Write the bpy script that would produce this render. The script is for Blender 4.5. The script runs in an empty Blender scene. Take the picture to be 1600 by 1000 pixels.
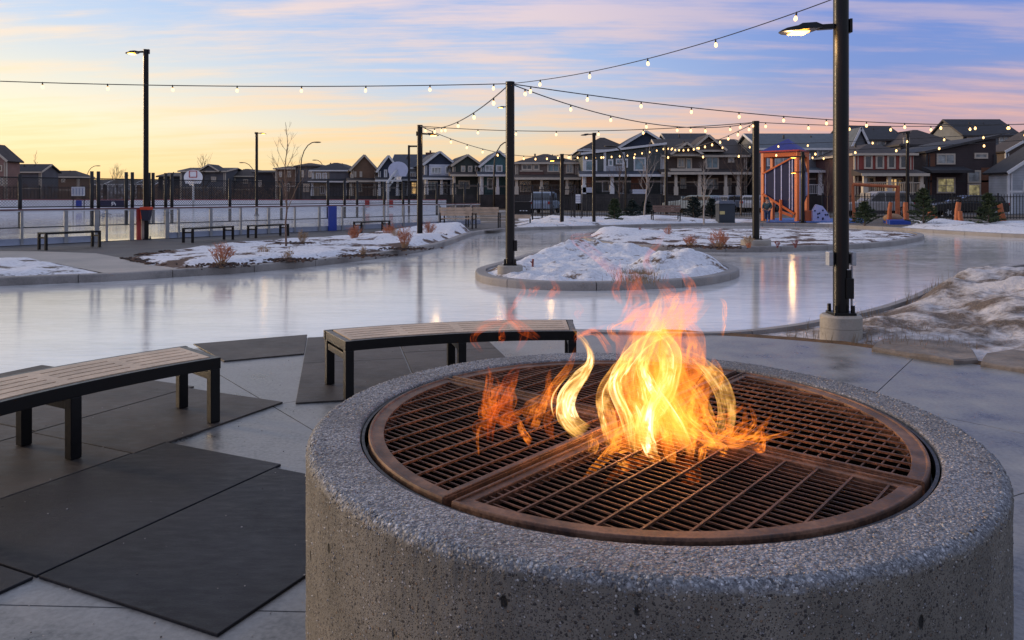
import bpy, bmesh, math, random
from mathutils import Vector, noise, Matrix
random.seed(7)
R = math.radians
F, H, YH = 1200.0, 1.55, 305.0
C = bpy.context.scene.collection
def G(px, py, z=0.0):
    Y = F*(H-z)/(py-YH); return ((px-800)/F*Y, Y)
def PX(px, Y): return (px-800)/F*Y
def PZ(py, Y): return H-(py-YH)*Y/F
def lin(c): return tuple((v/255/12.92 if v/255 <= .04045 else ((v/255+.055)/1.055)**2.4) for v in c)+(1,)

# ------------------------------------------------------------------ materials
def newmat(name):
    m = bpy.data.materials.new(name); m.use_nodes = True
    nt = m.node_tree; nt.nodes.clear()
    out = nt.nodes.new('ShaderNodeOutputMaterial'); b = nt.nodes.new('ShaderNodeBsdfPrincipled')
    nt.links.new(b.outputs[0], out.inputs[0])
    return m, nt, b, out
def N(nt, t, **kw):
    n = nt.nodes.new(t)
    for k, v in kw.items():
        if k.startswith('i_'):
            key = k[2:]; key = int(key) if key.isdigit() else key.replace('_', ' ')
            n.inputs[key].default_value = v
        else: setattr(n, k, v)
    return n
def mth(nt, op, a, b=None, c=None, clamp=False):
    n = nt.nodes.new('ShaderNodeMath'); n.operation = op; n.use_clamp = clamp
    for i, v in enumerate((a, b, c)):
        if v is None: continue
        if isinstance(v, (int, float)): n.inputs[i].default_value = v
        else: nt.links.new(v, n.inputs[i])
    return n.outputs[0]
def ramp(nt, fac, stops, interp='LINEAR'):
    r = nt.nodes.new('ShaderNodeValToRGB'); r.color_ramp.interpolation = interp
    e = r.color_ramp.elements
    while len(e) < len(stops): e.new(0.5)
    for k, (p, c) in enumerate(stops):
        e[k].position = p; e[k].color = (c, c, c, 1) if isinstance(c, (int, float)) else (tuple(c)+(1,))[:4]
    nt.links.new(fac, r.inputs[0]); return r.outputs[0]
def mixc(nt, f, a, b, blend='MIX'):
    n = nt.nodes.new('ShaderNodeMix'); n.data_type = 'RGBA'; n.blend_type = blend
    for i, v in ((0, f), (6, a), (7, b)):
        if isinstance(v, (int, float)): n.inputs[i].default_value = v
        elif isinstance(v, tuple): n.inputs[i].default_value = (v+(1,))[:4]
        else: nt.links.new(v, n.inputs[i])
    return n.outputs[2]
def coord(nt, scale=(1, 1, 1), rot=(0, 0, 0), kind='Object'):
    tc = nt.nodes.new('ShaderNodeTexCoord'); mp = nt.nodes.new('ShaderNodeMapping')
    mp.inputs['Scale'].default_value = scale; mp.inputs['Rotation'].default_value = rot
    nt.links.new(tc.outputs[kind], mp.inputs[0]); return mp.outputs[0]
def noi(nt, vec, scale, detail=4, rough=.55, out=0):
    n = N(nt, 'ShaderNodeTexNoise'); n.inputs['Scale'].default_value = scale
    n.inputs['Detail'].default_value = detail; n.inputs['Roughness'].default_value = rough
    nt.links.new(vec, n.inputs['Vector']); return n.outputs[out]
def vor(nt, vec, scale, out='Distance', feature='F1'):
    n = N(nt, 'ShaderNodeTexVoronoi', feature=feature); n.inputs['Scale'].default_value = scale
    nt.links.new(vec, n.inputs['Vector']); return n.outputs[out]
def bump(nt, b, h, s, d=.01):
    n = N(nt, 'ShaderNodeBump'); n.inputs['Strength'].default_value = s; n.inputs['Distance'].default_value = d
    nt.links.new(h, n.inputs['Height']); nt.links.new(n.outputs[0], b.inputs['Normal'])
_mc = {}
def M(name, col, rough=.6, metal=0, var=.25, scale=3, bs=.15, bscale=60, spec=.5, emit=None, es=0):
    """general weathered material: two scales of noise in colour, fine bump"""
    if name in _mc: return _mc[name]
    m, nt, b, out = newmat(name); v = coord(nt)
    n1 = noi(nt, v, scale, 5); n2 = noi(nt, v, scale*9, 3)
    f = mth(nt, 'ADD', mth(nt, 'MULTIPLY', n1, .7), mth(nt, 'MULTIPLY', n2, .3))
    a = tuple(c*(1-var) for c in col); d = tuple(min(1, c*(1+var)) for c in col)
    nt.links.new(ramp(nt, f, [(.3, a), (.7, d)]), b.inputs['Base Color'])
    nt.links.new(ramp(nt, n2, [(.3, max(0, rough-.08)), (.7, min(1, rough+.08))]), b.inputs['Roughness'])
    b.inputs['Metallic'].default_value = metal; b.inputs['Specular IOR Level'].default_value = spec
    if bs: bump(nt, b, noi(nt, v, bscale, 3), bs, .01)
    if emit:
        b.inputs['Emission Color'].default_value = emit+(1,); b.inputs['Emission Strength'].default_value = es
    _mc[name] = m; return m

# ------------------------------------------------------------------ mesh builder
class MB:
    def __init__(s): s.v = []; s.f = []; s.mi = []
    def add(s, vs, fs, mi=0):
        o = len(s.v); s.v += [tuple(p) for p in vs]; s.f += [tuple(i+o for i in f) for f in fs]; s.mi += [mi]*len(fs)
    def box(s, c, d, rz=0, mi=0, M4=None):
        x, y, z = (k/2 for k in d)
        p = [Vector(q) for q in ((-x,-y,-z),(x,-y,-z),(x,y,-z),(-x,y,-z),(-x,-y,z),(x,-y,z),(x,y,z),(-x,y,z))]
        rot = M4 or Matrix.Rotation(rz, 3, 'Z')
        s.add([rot@q+Vector(c) for q in p], [(0,3,2,1),(4,5,6,7),(0,1,5,4),(1,2,6,5),(2,3,7,6),(3,0,4,7)], mi)
    def b2(s, a, b, mi=0):
        s.box([(a[i]+b[i])/2 for i in range(3)], [abs(b[i]-a[i]) for i in range(3)], 0, mi)
    def bar(s, a, b, w, h=None, up=(0, 0, 1), mi=0):
        a, b = Vector(a), Vector(b); h = h or w; d = (b-a)
        if d.length < 1e-6: return
        L = d.length; d.normalize(); u = Vector(up)
        if abs(d.dot(u)) > .98: u = Vector((0, 1, 0))
        r = d.cross(u).normalized(); u = r.cross(d)
        s.box((a+b)/2, (w, L, h), M4=Matrix((r, d, u)).transposed(), mi=mi)
    def tube(s, pts, r, n=8, cap=True, mi=0):
        pts = [Vector(p) for p in pts]
        rs = r if isinstance(r, (list, tuple)) else [r]*len(pts)
        o = len(s.v); prev = None
        for i, p in enumerate(pts):
            d = (pts[min(i+1, len(pts)-1)]-pts[max(i-1, 0)]).normalized()
            if prev is None: u = Vector((0, 0, 1)) if abs(d.z) < .9 else Vector((0, 1, 0))
            else: u = prev
            a = d.cross(u)
            if a.length < 1e-5: a = d.cross(Vector((1, 0, 0)))
            a.normalize(); bb = a.cross(d).normalized(); prev = bb
            for k in range(n):
                t = 2*math.pi*k/n; s.v.append(tuple(p+(a*math.cos(t)+bb*math.sin(t))*rs[i]))
        for i in range(len(pts)-1):
            for k in range(n):
                k2 = (k+1) % n; s.f.append((o+i*n+k, o+i*n+k2, o+(i+1)*n+k2, o+(i+1)*n+k)); s.mi.append(mi)
        if cap:
            s.f.append(tuple(o+k for k in range(n))[::-1]); s.mi.append(mi)
            e = o+(len(pts)-1)*n; s.f.append(tuple(e+k for k in range(n))); s.mi.append(mi)
    def cyl(s, x, y, z0, z1, r0, r1=None, n=24, mi=0):
        s.tube([(x, y, z0), (x, y, z1)], [r0, r1 if r1 is not None else r0], n, True, mi)
    def lathe(s, prof, n=32, c=(0, 0, 0), mi=0, closed=False):
        o = len(s.v); k = len(prof)
        for i in range(n):
            t = 2*math.pi*i/n
            for r, z in prof: s.v.append((c[0]+r*math.cos(t), c[1]+r*math.sin(t), c[2]+z))
        for i in range(n):
            j = (i+1) % n
            for q in range(k if closed else k-1):
                q2 = (q+1) % k
                s.f.append((o+i*k+q, o+j*k+q, o+j*k+q2, o+i*k+q2)); s.mi.append(mi)
    def prism(s, poly, z0, z1, mi=0):
        n = len(poly)
        A = sum(poly[i][0]*poly[(i+1) % n][1]-poly[(i+1) % n][0]*poly[i][1] for i in range(n))
        if A < 0: poly = poly[::-1]
        s.add([(x, y, z0) for x, y in poly]+[(x, y, z1) for x, y in poly],
              [tuple(range(n))[::-1], tuple(range(n, 2*n))]+[(i, (i+1) % n, n+(i+1) % n, n+i) for i in range(n)], mi)
    def ext(s, poly, axis, a, b, mi=0):
        """polygon given in two axes extruded along the third: axis 'y' -> (x,z) polygon, 'x' -> (y,z)"""
        n = len(poly)
        f = (lambda p, t: (p[0], t, p[1])) if axis == 'y' else (lambda p, t: (t, p[0], p[1]))
        s.add([f(p, a) for p in poly]+[f(p, b) for p in poly],
              [tuple(range(n)), tuple(range(n, 2*n))[::-1]]+[(i, n+i, n+(i+1) % n, (i+1) % n) for i in range(n)], mi)
    def sphere(s, c, r, n=10, m=6, sq=(1, 1, 1), mi=0):
        vs = []; fs = []
        for i in range(m+1):
            a = math.pi*i/m
            for k in range(n):
                t = 2*math.pi*k/n
                vs.append((c[0]+r*sq[0]*math.sin(a)*math.cos(t), c[1]+r*sq[1]*math.sin(a)*math.sin(t), c[2]+r*sq[2]*math.cos(a)))
        for i in range(m):
            for k in range(n): fs.append((i*n+k, (i+1)*n+k, (i+1)*n+(k+1) % n, i*n+(k+1) % n))
        s.add(vs, fs, mi)
    def build(s, name, mat, parent=None, loc=None, smooth=False, bevel=0, kind=None, fixn=True):
        me = bpy.data.meshes.new(name); me.from_pydata(s.v, [], s.f); 
        mats = mat if isinstance(mat, (list, tuple)) else [mat]
        for q in mats: me.materials.append(q)
        if len(mats) > 1: me.polygons.foreach_set('material_index', s.mi)
        if fixn:
            bm = bmesh.new(); bm.from_mesh(me)
            if bevel: bmesh.ops.remove_doubles(bm, verts=bm.verts, dist=1e-5)
            bmesh.ops.recalc_face_normals(bm, faces=bm.faces); bm.to_mesh(me); bm.free()
        if smooth:
            me.polygons.foreach_set('use_smooth', [True]*len(me.polygons))
        o = bpy.data.objects.new(name, me); C.objects.link(o)
        if parent: o.parent = parent
        if loc: o.location = loc
        if bevel:
            md = o.modifiers.new('bevel', 'BEVEL'); md.width = bevel; md.segments = 2; md.limit_method = 'ANGLE'
        if smooth == 'auto':
            md = o.modifiers.new('split', 'EDGE_SPLIT'); md.split_angle = R(40)
        if kind: o['kind'] = kind
        return o
def thing(name, label, cat, loc=(0, 0, 0), rz=0, group=None):
    o = bpy.data.objects.new(name, None); C.objects.link(o); o.location = loc; o.rotation_euler = (0, 0, rz)
    o.empty_display_size = .1
    return tag(o, label, cat, group)
def tag(o, label, cat, group=None):
    o['label'] = label; o['category'] = cat
    if group: o['group'] = group
    return o
def dup(root, loc=None, rz=None, label=None, group=None):
    r = root.copy(); C.objects.link(r)
    if loc is not None: r.location = loc
    if rz is not None: r.rotation_euler = (0, 0, rz)
    if label: r['label'] = label
    if group: r['group'] = group
    for ch in list(root.children):
        c = ch.copy(); C.objects.link(c); c.parent = r
        for g in list(ch.children):
            d = g.copy(); C.objects.link(d); d.parent = c
    return r
def smoothline(pts, n=8, closed=False):
    out = []; L = len(pts)
    rng = range(L) if closed else range(L-1)
    for i in rng:
        g = (lambda k: pts[k % L]) if closed else (lambda k: pts[min(max(k, 0), L-1)])
        p0, p1, p2, p3 = (Vector(g(i+k)) for k in (-1, 0, 1, 2))
        for j in range(n):
            t = j/n
            out.append(tuple(.5*((2*p1)+(p2-p0)*t+(2*p0-5*p1+4*p2-p3)*t*t+(3*p1-p0-3*p2+p3)*t**3)))
    if not closed: out.append(tuple(pts[-1]))
    return out
def resample(pts, step, closed=False):
    P = [Vector(p) for p in pts]+([Vector(pts[0])] if closed else [])
    out = [P[0].copy()]; acc = 0
    for a, b in zip(P, P[1:]):
        L = (b-a).length; t = step-acc
        while t <= L:
            out.append(a.lerp(b, t/L)); t += step
        acc = L-(t-step)
    return out

# ------------------------------------------------------------------ render, camera, world, sun
sc = bpy.context.scene
sc.render.engine = 'CYCLES'
sc.cycles.use_denoising = True
try: sc.cycles.denoiser = 'OPENIMAGEDENOISE'
except Exception: pass
sc.cycles.max_bounces = 6; sc.cycles.diffuse_bounces = 3; sc.cycles.glossy_bounces = 3
sc.cycles.transparent_max_bounces = 40; sc.cycles.caustics_reflective = False; sc.cycles.caustics_refractive = False
sc.cycles.sample_clamp_indirect = 4
sc.view_settings.view_transform = 'Standard'; sc.view_settings.look = 'None'; sc.view_settings.exposure = 0
cam = bpy.data.cameras.new('camera'); co = bpy.data.objects.new('camera', cam); C.objects.link(co)
co.location = (0, 0, H); co.rotation_euler = (R(90), 0, 0)
cam.sensor_width = 36; cam.lens = 27; cam.shift_y = -(500-YH)/1600; cam.clip_start = .05; cam.clip_end = 6000
sc.camera = co

SUN_AZ, SUN_EL = R(-52), R(5)       # azimuth from +Y toward +X
w = bpy.data.worlds.new('World'); sc.world = w; w.use_nodes = True
nt = w.node_tree; nt.nodes.clear()
wo = nt.nodes.new('ShaderNodeOutputWorld'); bg = nt.nodes.new('ShaderNodeBackground'); nt.links.new(bg.outputs[0], wo.inputs[0])
tc = nt.nodes.new('ShaderNodeTexCoord'); sp = nt.nodes.new('ShaderNodeSeparateXYZ'); nt.links.new(tc.outputs['Generated'], sp.inputs[0])
x, y, z = sp.outputs
hl = mth(nt, 'SQRT', mth(nt, 'ADD', mth(nt, 'MULTIPLY', x, x), mth(nt, 'MULTIPLY', y, y)))
hl = mth(nt, 'MAXIMUM', hl, .001)
te = mth(nt, 'DIVIDE', z, hl)                              # tan of elevation
el = mth(nt, 'MULTIPLY', mth(nt, 'ARCTANGENT', te), 1/R(90), clamp=True)   # 0 horizon .. 1 zenith
dt = mth(nt, 'DIVIDE', mth(nt, 'ADD', mth(nt, 'MULTIPLY', x, math.sin(SUN_AZ)), mth(nt, 'MULTIPLY', y, math.cos(SUN_AZ))), hl)
ang = mth(nt, 'MULTIPLY', mth(nt, 'ARCCOSINE', dt), 180/math.pi)
def smap(v, a, b):
    n = nt.nodes.new('ShaderNodeMapRange'); n.interpolation_type = 'SMOOTHSTEP'
    nt.links.new(v, n.inputs[0]); n.inputs[1].default_value = a; n.inputs[2].default_value = b; return n.outputs[0]
f1 = smap(ang, 15, 52); f2 = smap(ang, 48, 80)
E = lambda py: math.atan((YH-py)/F)/R(90)
def col(stops): return ramp(nt, el, [(p, lin(c)) for p, c in stops])
baseL = col([(0, (253, 210, 132)), (E(262), (255, 230, 172)), (E(200), (255, 240, 204)), (E(140), (232, 230, 216)), (E(60), (196, 213, 234)), (E(0), (178, 202, 235)), (.35, (176, 187, 208)), (1, (156, 165, 188))])
baseC = col([(0, (240, 198, 140)), (E(250), (230, 208, 168)), (E(200), (212, 210, 202)), (E(130), (180, 200, 228)), (E(0), (146, 177, 226)), (.35, (172, 184, 208)), (1, (156, 165, 188))])
baseR = col([(0, (226, 170, 148)), (E(240), (216, 166, 154)), (E(190), (172, 158, 182)), (E(120), (122, 146, 204)), (E(0), (106, 136, 208)), (.35, (160, 174, 206)), (1, (152, 162, 188))])
cldL = col([(0, (255, 212, 140)), (E(200), (255, 230, 184)), (E(110), (250, 228, 200)), (E(0), (250, 222, 200)), (.35, (206, 196, 202)), (1, (168, 170, 194))])
cldC = col([(0, (252, 198, 134)), (E(210), (248, 208, 160)), (E(130), (236, 208, 192)), (E(0), (236, 210, 208)), (.35, (196, 188, 204)), (1, (164, 168, 194))])
cldR = col([(0, (246, 176, 140)), (E(215), (238, 178, 154)), (E(130), (196, 174, 190)), (E(0), (172, 170, 204)), (.35, (178, 172, 202)), (1, (160, 166, 194))])
base = mixc(nt, f2, mixc(nt, f1, baseL, baseC), baseR); cld = mixc(nt, f2, mixc(nt, f1, cldL, cldC), cldR)
zz = mth(nt, 'ADD', mth(nt, 'MAXIMUM', z, 0), .10)
cb = nt.nodes.new('ShaderNodeCombineXYZ')
nt.links.new(mth(nt, 'DIVIDE', x, zz), cb.inputs[0]); nt.links.new(mth(nt, 'DIVIDE', y, zz), cb.inputs[1])
mp = nt.nodes.new('ShaderNodeMapping'); nt.links.new(cb.outputs[0], mp.inputs[0])
mp.inputs['Rotation'].default_value = (0, 0, R(26)); mp.inputs['Scale'].default_value = (.42, 1.0, 1)
n1 = noi(nt, mp.outputs[0], 1.35, 8, .6)
mp2 = nt.nodes.new('ShaderNodeMapping'); nt.links.new(cb.outputs[0], mp2.inputs[0])
mp2.inputs['Rotation'].default_value = (0, 0, R(12)); mp2.inputs['Scale'].default_value = (.6, 4.2, 1); mp2.inputs['Location'].default_value = (3, 5, 0)
n2 = noi(nt, mp2.outputs[0], 1.6, 6, .6)
cm = smap(mth(nt, 'ADD', mth(nt, 'MULTIPLY', n1, .68), mth(nt, 'MULTIPLY', n2, .32)), .43, .60)
skyc = mixc(nt, mth(nt, 'MULTIPLY', cm, .8), base, cld)
skyc = mixc(nt, smap(ang, 95, 135), skyc, ramp(nt, el, [(0, lin((158, 158, 172))), (.2, lin((152, 164, 190))), (1, lin((146, 160, 200)))]))
sky = nt.nodes.new('ShaderNodeTexSky'); sky.sky_type = 'NISHITA'; sky.sun_disc = False
sky.sun_elevation = SUN_EL; sky.sun_rotation = SUN_AZ
sm = mixc(nt, 1.0, sky.outputs[0], (.0035, .0035, .0035), 'MULTIPLY')
skyf = mixc(nt, 1.0, skyc, sm, 'ADD')
gm = smap(z, -.03, 0.0)
nt.links.new(mixc(nt, gm, (.10, .09, .09), skyf), bg.inputs[0]); bg.inputs[1].default_value = 1.1

sl = bpy.data.lights.new('sun', 'SUN'); sl.energy = 2.2; sl.angle = R(10); sl.color = (1, .72, .44)
so = bpy.data.objects.new('sun', sl); C.objects.link(so)
sd = Vector((math.sin(R(-66))*math.cos(R(9)), math.cos(R(-66))*math.cos(R(9)), math.sin(R(9))))
so.rotation_euler = sd.to_track_quat('Z', 'Y').to_euler()

# ------------------------------------------------------------------ special materials
def m_ice():
    m, nt, b, out = newmat('skating_ice')
    v = coord(nt, (.35, 1.6, 1), (0, 0, R(-6))); v2 = coord(nt)
    n1 = noi(nt, v, .9, 6, .6); n2 = noi(nt, v, 9, 4, .65); n3 = noi(nt, v2, .35, 4)
    f = mth(nt, 'ADD', mth(nt, 'MULTIPLY', n1, .5), mth(nt, 'MULTIPLY', n2, .5))
    nt.links.new(ramp(nt, f, [(.32, (.54, .56, .59)), (.5, (.74, .75, .76)), (.68, (.88, .88, .88))]), b.inputs['Base Color'])
    nt.links.new(ramp(nt, mth(nt, 'ADD', mth(nt, 'MULTIPLY', n2, .6), mth(nt, 'MULTIPLY', n3, .4)), [(.3, .02), (.5, .06), (.72, .24)]), b.inputs['Roughness'])
    b.inputs['IOR'].default_value = 1.5; b.inputs['Specular IOR Level'].default_value = 1.0
    # fine skate scratches
    s1 = noi(nt, coord(nt, (1, 14, 1), (0, 0, R(20))), 5, 4, .7); s2 = noi(nt, coord(nt, (1, 16, 1), (0, 0, R(-28))), 4, 4, .7)
    h = mth(nt, 'ADD', mth(nt, 'MULTIPLY', mth(nt, 'ADD', s1, s2), .25), n2)
    scr = mth(nt, 'MULTIPLY', mth(nt, 'GREATER_THAN', mth(nt, 'MAXIMUM', noi(nt, coord(nt, (1, 30, 1), (0, 0, R(14))), 3, 3, .6), noi(nt, coord(nt, (1, 34, 1), (0, 0, R(-20))), 3, 3, .6)), .66), 1.0)
    nt.links.new(mixc(nt, mth(nt, 'MULTIPLY', scr, .35), ramp(nt, f, [(.30, (.46, .465, .47)), (.5, (.76, .75, .73)), (.66, (.94, .92, .88))]), (.95, .95, .95)), b.inputs['Base Color'])
    bump(nt, b, h, .14, .008)
    return m
def m_snow(name='old_snow', thr=(.40, .50), dirt=(.07, .045, .03), scale=.9, snow=(.86, .87, .91), hgt=0.0):
    m, nt, b, out = newmat(name); v = coord(nt)
    n1 = noi(nt, v, scale, 8, .62); n2 = noi(nt, v, 14, 5, .6); n3 = noi(nt, v, 55, 3, .6)
    sn = ramp(nt, n2, [(.3, tuple(c*.72 for c in snow)), (.6, snow)])
    dr = ramp(nt, n3, [(.35, tuple(c*.4 for c in dirt)), (.65, tuple(c*1.7 for c in dirt))])
    sz = nt.nodes.new('ShaderNodeSeparateXYZ'); nt.links.new(v, sz.inputs[0])
    hz_ = mth(nt, 'MULTIPLY', mth(nt, 'SUBTRACT', sz.outputs[2], .20), hgt)
    k = ramp(nt, mth(nt, 'ADD', mth(nt, 'ADD', n1, hz_), mth(nt, 'MULTIPLY', mth(nt, 'SUBTRACT', n2, .5), .22)), [(thr[0], 0.0), (thr[1], 1.0)])
    nt.links.new(mixc(nt, k, dr, sn), b.inputs['Base Color'])
    b.inputs['Roughness'].default_value = .75
    bump(nt, b, mth(nt, 'ADD', mth(nt, 'MULTIPLY', n2, 1.0), mth(nt, 'MULTIPLY', n3, .5)), .6, .06)
    return m
def m_concrete(name, c=(.30, .30, .31), rough=.6, blot=.22, spec=.5, sc_=1.2):
    m, nt, b, out = newmat(name); v = coord(nt)
    n1 = noi(nt, v, sc_, 7, .62); n2 = noi(nt, v, 40, 4, .6); n3 = noi(nt, v, 240, 2)
    f = mth(nt, 'ADD', mth(nt, 'MULTIPLY', n1, .72), mth(nt, 'MULTIPLY', n2, .28))
    nt.links.new(ramp(nt, f, [(.34, tuple(q*(1-blot*1.6) for q in c)), (.5, c), (.66, tuple(q*(1+blot) for q in c))]), b.inputs['Base Color'])
    nt.links.new(ramp(nt, n1, [(.35, rough-.16), (.65, rough+.1)]), b.inputs['Roughness'])
    b.inputs['Specular IOR Level'].default_value = spec
    bump(nt, b, mth(nt, 'ADD', mth(nt, 'MULTIPLY', n2, .6), mth(nt, 'MULTIPLY', n3, .5)), .22, .006)
    return m
def m_rubber(name, c, dust, k):
    m, nt, b, out = newmat(name); v = coord(nt); vs = coord(nt, (1, 3.5, 1), (0, 0, R(-25)))
    n1 = noi(nt, v, 1.7, 6, .65); n2 = noi(nt, vs, 7, 6, .7); n3 = noi(nt, v, 160, 3, .6)
    sm_ = ramp(nt, mth(nt, 'ADD', mth(nt, 'MULTIPLY', n1, .55), mth(nt, 'MULTIPLY', n2, .45)), [(.42, 0.0), (.66, k)])
    gr = mth(nt, 'MULTIPLY', mth(nt, 'GREATER_THAN', n3, .70), .35)
    col_ = mixc(nt, sm_, ramp(nt, n3, [(.35, tuple(q*.7 for q in c)), (.65, tuple(q*1.3 for q in c))]), dust)
    nt.links.new(mixc(nt, gr, col_, (.16, .15, .14)), b.inputs['Base Color'])
    nt.links.new(ramp(nt, n2, [(.35, .46), (.65, .66)]), b.inputs['Roughness']); b.inputs['Specular IOR Level'].default_value = .28
    bump(nt, b, mth(nt, 'ADD', n3, mth(nt, 'MULTIPLY', n2, .6)), .35, .003); return m
def m_aggregate():
    m, nt, b, out = newmat('exposed_aggregate_concrete'); v = coord(nt)
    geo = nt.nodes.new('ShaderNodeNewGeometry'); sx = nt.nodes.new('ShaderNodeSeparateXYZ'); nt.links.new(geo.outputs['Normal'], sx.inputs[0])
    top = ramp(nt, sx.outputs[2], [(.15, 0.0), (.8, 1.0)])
    wv = N(nt, 'ShaderNodeVectorMath', operation='ADD'); nt.links.new(v, wv.inputs[0])
    wn = N(nt, 'ShaderNodeVectorMath', operation='SCALE'); wn.inputs['Scale'].default_value = .004
    nt.links.new(noi(nt, v, 60, 2, .5, 1), wn.inputs[0]); nt.links.new(wn.outputs[0], wv.inputs[1]); v = wv.outputs[0]
    c1 = vor(nt, v, 105, 'Color'); d1 = vor(nt, v, 105); c2 = vor(nt, v, 240, 'Color'); d2 = vor(nt, v, 240)
    s1 = nt.nodes.new('ShaderNodeSeparateColor'); nt.links.new(c1, s1.inputs[0]); s2 = nt.nodes.new('ShaderNodeSeparateColor'); nt.links.new(c2, s2.inputs[0])
    stops = lambda k, g: [(0, (.045*k, .04*k, .04*k)), (.28, (.13*k, .12*k, .115*k)), (.5, (.21*k, .185*k, .155*k)), (.68, (.28*k, .265*k, .255*k)), (.82, (.22*k, .15*k, .10*k)), (.9, (.42*k, .40*k, .38*k)), (1, (.62*k, .60*k, .58*k))]
    pc1 = ramp(nt, s1.outputs[0], stops(1.15, 0), 'CONSTANT'); pc2 = ramp(nt, s2.outputs[0], stops(.9, 0), 'CONSTANT')
    cem = ramp(nt, noi(nt, v, 5, 6, .65), [(.3, (.13, .12, .10)), (.7, (.27, .245, .205))])
    k1 = mth(nt, 'MULTIPLY', ramp(nt, d1, [(.30, 1.0), (.42, 0.0)]), mth(nt, 'GREATER_THAN', s1.outputs[1], .42))
    k2 = mth(nt, 'MULTIPLY', ramp(nt, d2, [(.32, 1.0), (.45, 0.0)]), mth(nt, 'GREATER_THAN', s2.outputs[1], .3))
    c = mixc(nt, k1, mixc(nt, k2, cem, pc2), pc1)
    # top face: densely packed stones, sky reflection painted in as paler, cooler colour
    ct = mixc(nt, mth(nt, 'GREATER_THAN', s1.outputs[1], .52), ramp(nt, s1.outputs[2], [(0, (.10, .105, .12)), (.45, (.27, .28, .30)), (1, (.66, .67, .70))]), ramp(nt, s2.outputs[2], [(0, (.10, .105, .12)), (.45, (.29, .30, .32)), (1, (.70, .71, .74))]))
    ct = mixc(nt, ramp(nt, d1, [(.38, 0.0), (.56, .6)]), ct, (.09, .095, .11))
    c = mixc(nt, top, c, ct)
    c = mixc(nt, ramp(nt, noi(nt, v, 2.2, 5), [(.3, .5), (.6, 0.0)]), c, (.06, .055, .048))
    # bug holes
    hv = coord(nt, (1, 1, .55)); hd = vor(nt, hv, 12); hn = noi(nt, v, 40, 3)
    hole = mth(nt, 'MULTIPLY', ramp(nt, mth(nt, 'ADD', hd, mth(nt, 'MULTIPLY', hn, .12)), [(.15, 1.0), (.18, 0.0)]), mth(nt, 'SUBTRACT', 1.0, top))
    c = mixc(nt, hole, c, (.008, .007, .006))
    nt.links.new(c, b.inputs['Base Color']); b.inputs['Roughness'].default_value = .72
    h = mth(nt, 'ADD', mth(nt, 'MULTIPLY', k1, .8), mth(nt, 'MULTIPLY', k2, .45))
    h = mth(nt, 'ADD', h, mth(nt, 'MULTIPLY', mth(nt, 'SUBTRACT', .5, d1), mth(nt, 'MULTIPLY', top, 1.0)))
    h = mth(nt, 'SUBTRACT', h, mth(nt, 'MULTIPLY', hole, 3.0))
    bump(nt, b, h, 1.0, .005)
    return m
def m_rust(name, c1=(.10, .045, .025), c2=(.26, .12, .065), rough=.6):
    m, nt, b, out = newmat(name); v = coord(nt)
    n1 = noi(nt, v, 9, 6, .65); n2 = noi(nt, v, 90, 4, .6)
    f = mth(nt, 'ADD', mth(nt, 'MULTIPLY', n1, .6), mth(nt, 'MULTIPLY', n2, .4))
    nt.links.new(ramp(nt, f, [(.32, (.035, .025, .022)), (.46, c1), (.58, c2), (.72, (.30, .19, .13))]), b.inputs['Base Color'])
    b.inputs['Metallic'].default_value = .35; nt.links.new(ramp(nt, n2, [(.3, rough-.15), (.7, rough+.15)]), b.inputs['Roughness'])
    bump(nt, b, f, .3, .002); return m
def m_wood(name, c, rot=0):
    m, nt, b, out = newmat(name); v = coord(nt, (3, 30, 30), kind='Object'); v2 = coord(nt)
    n1 = noi(nt, v2, 45, 5, .7); n2 = noi(nt, v2, 3, 3)
    f = mth(nt, 'ADD', mth(nt, 'MULTIPLY', n1, .5), mth(nt, 'MULTIPLY', n2, .5))
    nt.links.new(ramp(nt, f, [(.35, tuple(q*.65 for q in c)), (.62, tuple(q*1.2 for q in c))]), b.inputs['Base Color'])
    b.inputs['Roughness'].default_value = .5; bump(nt, b, n1, .25, .003); return m
def m_glow(name, colr, s, halo=None):
    m, nt, b, out = newmat(name)
    b.inputs['Base Color'].default_value = colr+(1,); b.inputs['Emission Color'].default_value = colr+(1,); b.inputs['Emission Strength'].default_value = s
    return m
def m_panel():
    m, nt, b, out = newmat('clear_board_panel')
    t = nt.nodes.new('ShaderNodeBsdfTransparent'); t.inputs[0].default_value = (.93, .95, .97, 1)
    g = nt.nodes.new('ShaderNodeBsdfGlossy'); g.inputs['Roughness'].default_value = .12
    d = nt.nodes.new('ShaderNodeBsdfDiffuse'); d.inputs[0].default_value = (.8, .82, .86, 1)
    mx = nt.nodes.new('ShaderNodeMixShader'); mx.inputs[0].default_value = .10; nt.links.new(t.outputs[0], mx.inputs[1]); nt.links.new(g.outputs[0], mx.inputs[2])
    m2 = nt.nodes.new('ShaderNodeMixShader'); nt.links.new(ramp(nt, noi(nt, coord(nt), 1.5, 5), [(.35, .03), (.65, .12)]), m2.inputs[0])
    nt.links.new(mx.outputs[0], m2.inputs[1]); nt.links.new(d.outputs[0], m2.inputs[2]); nt.links.new(m2.outputs[0], out.inputs[0]); return m

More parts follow.
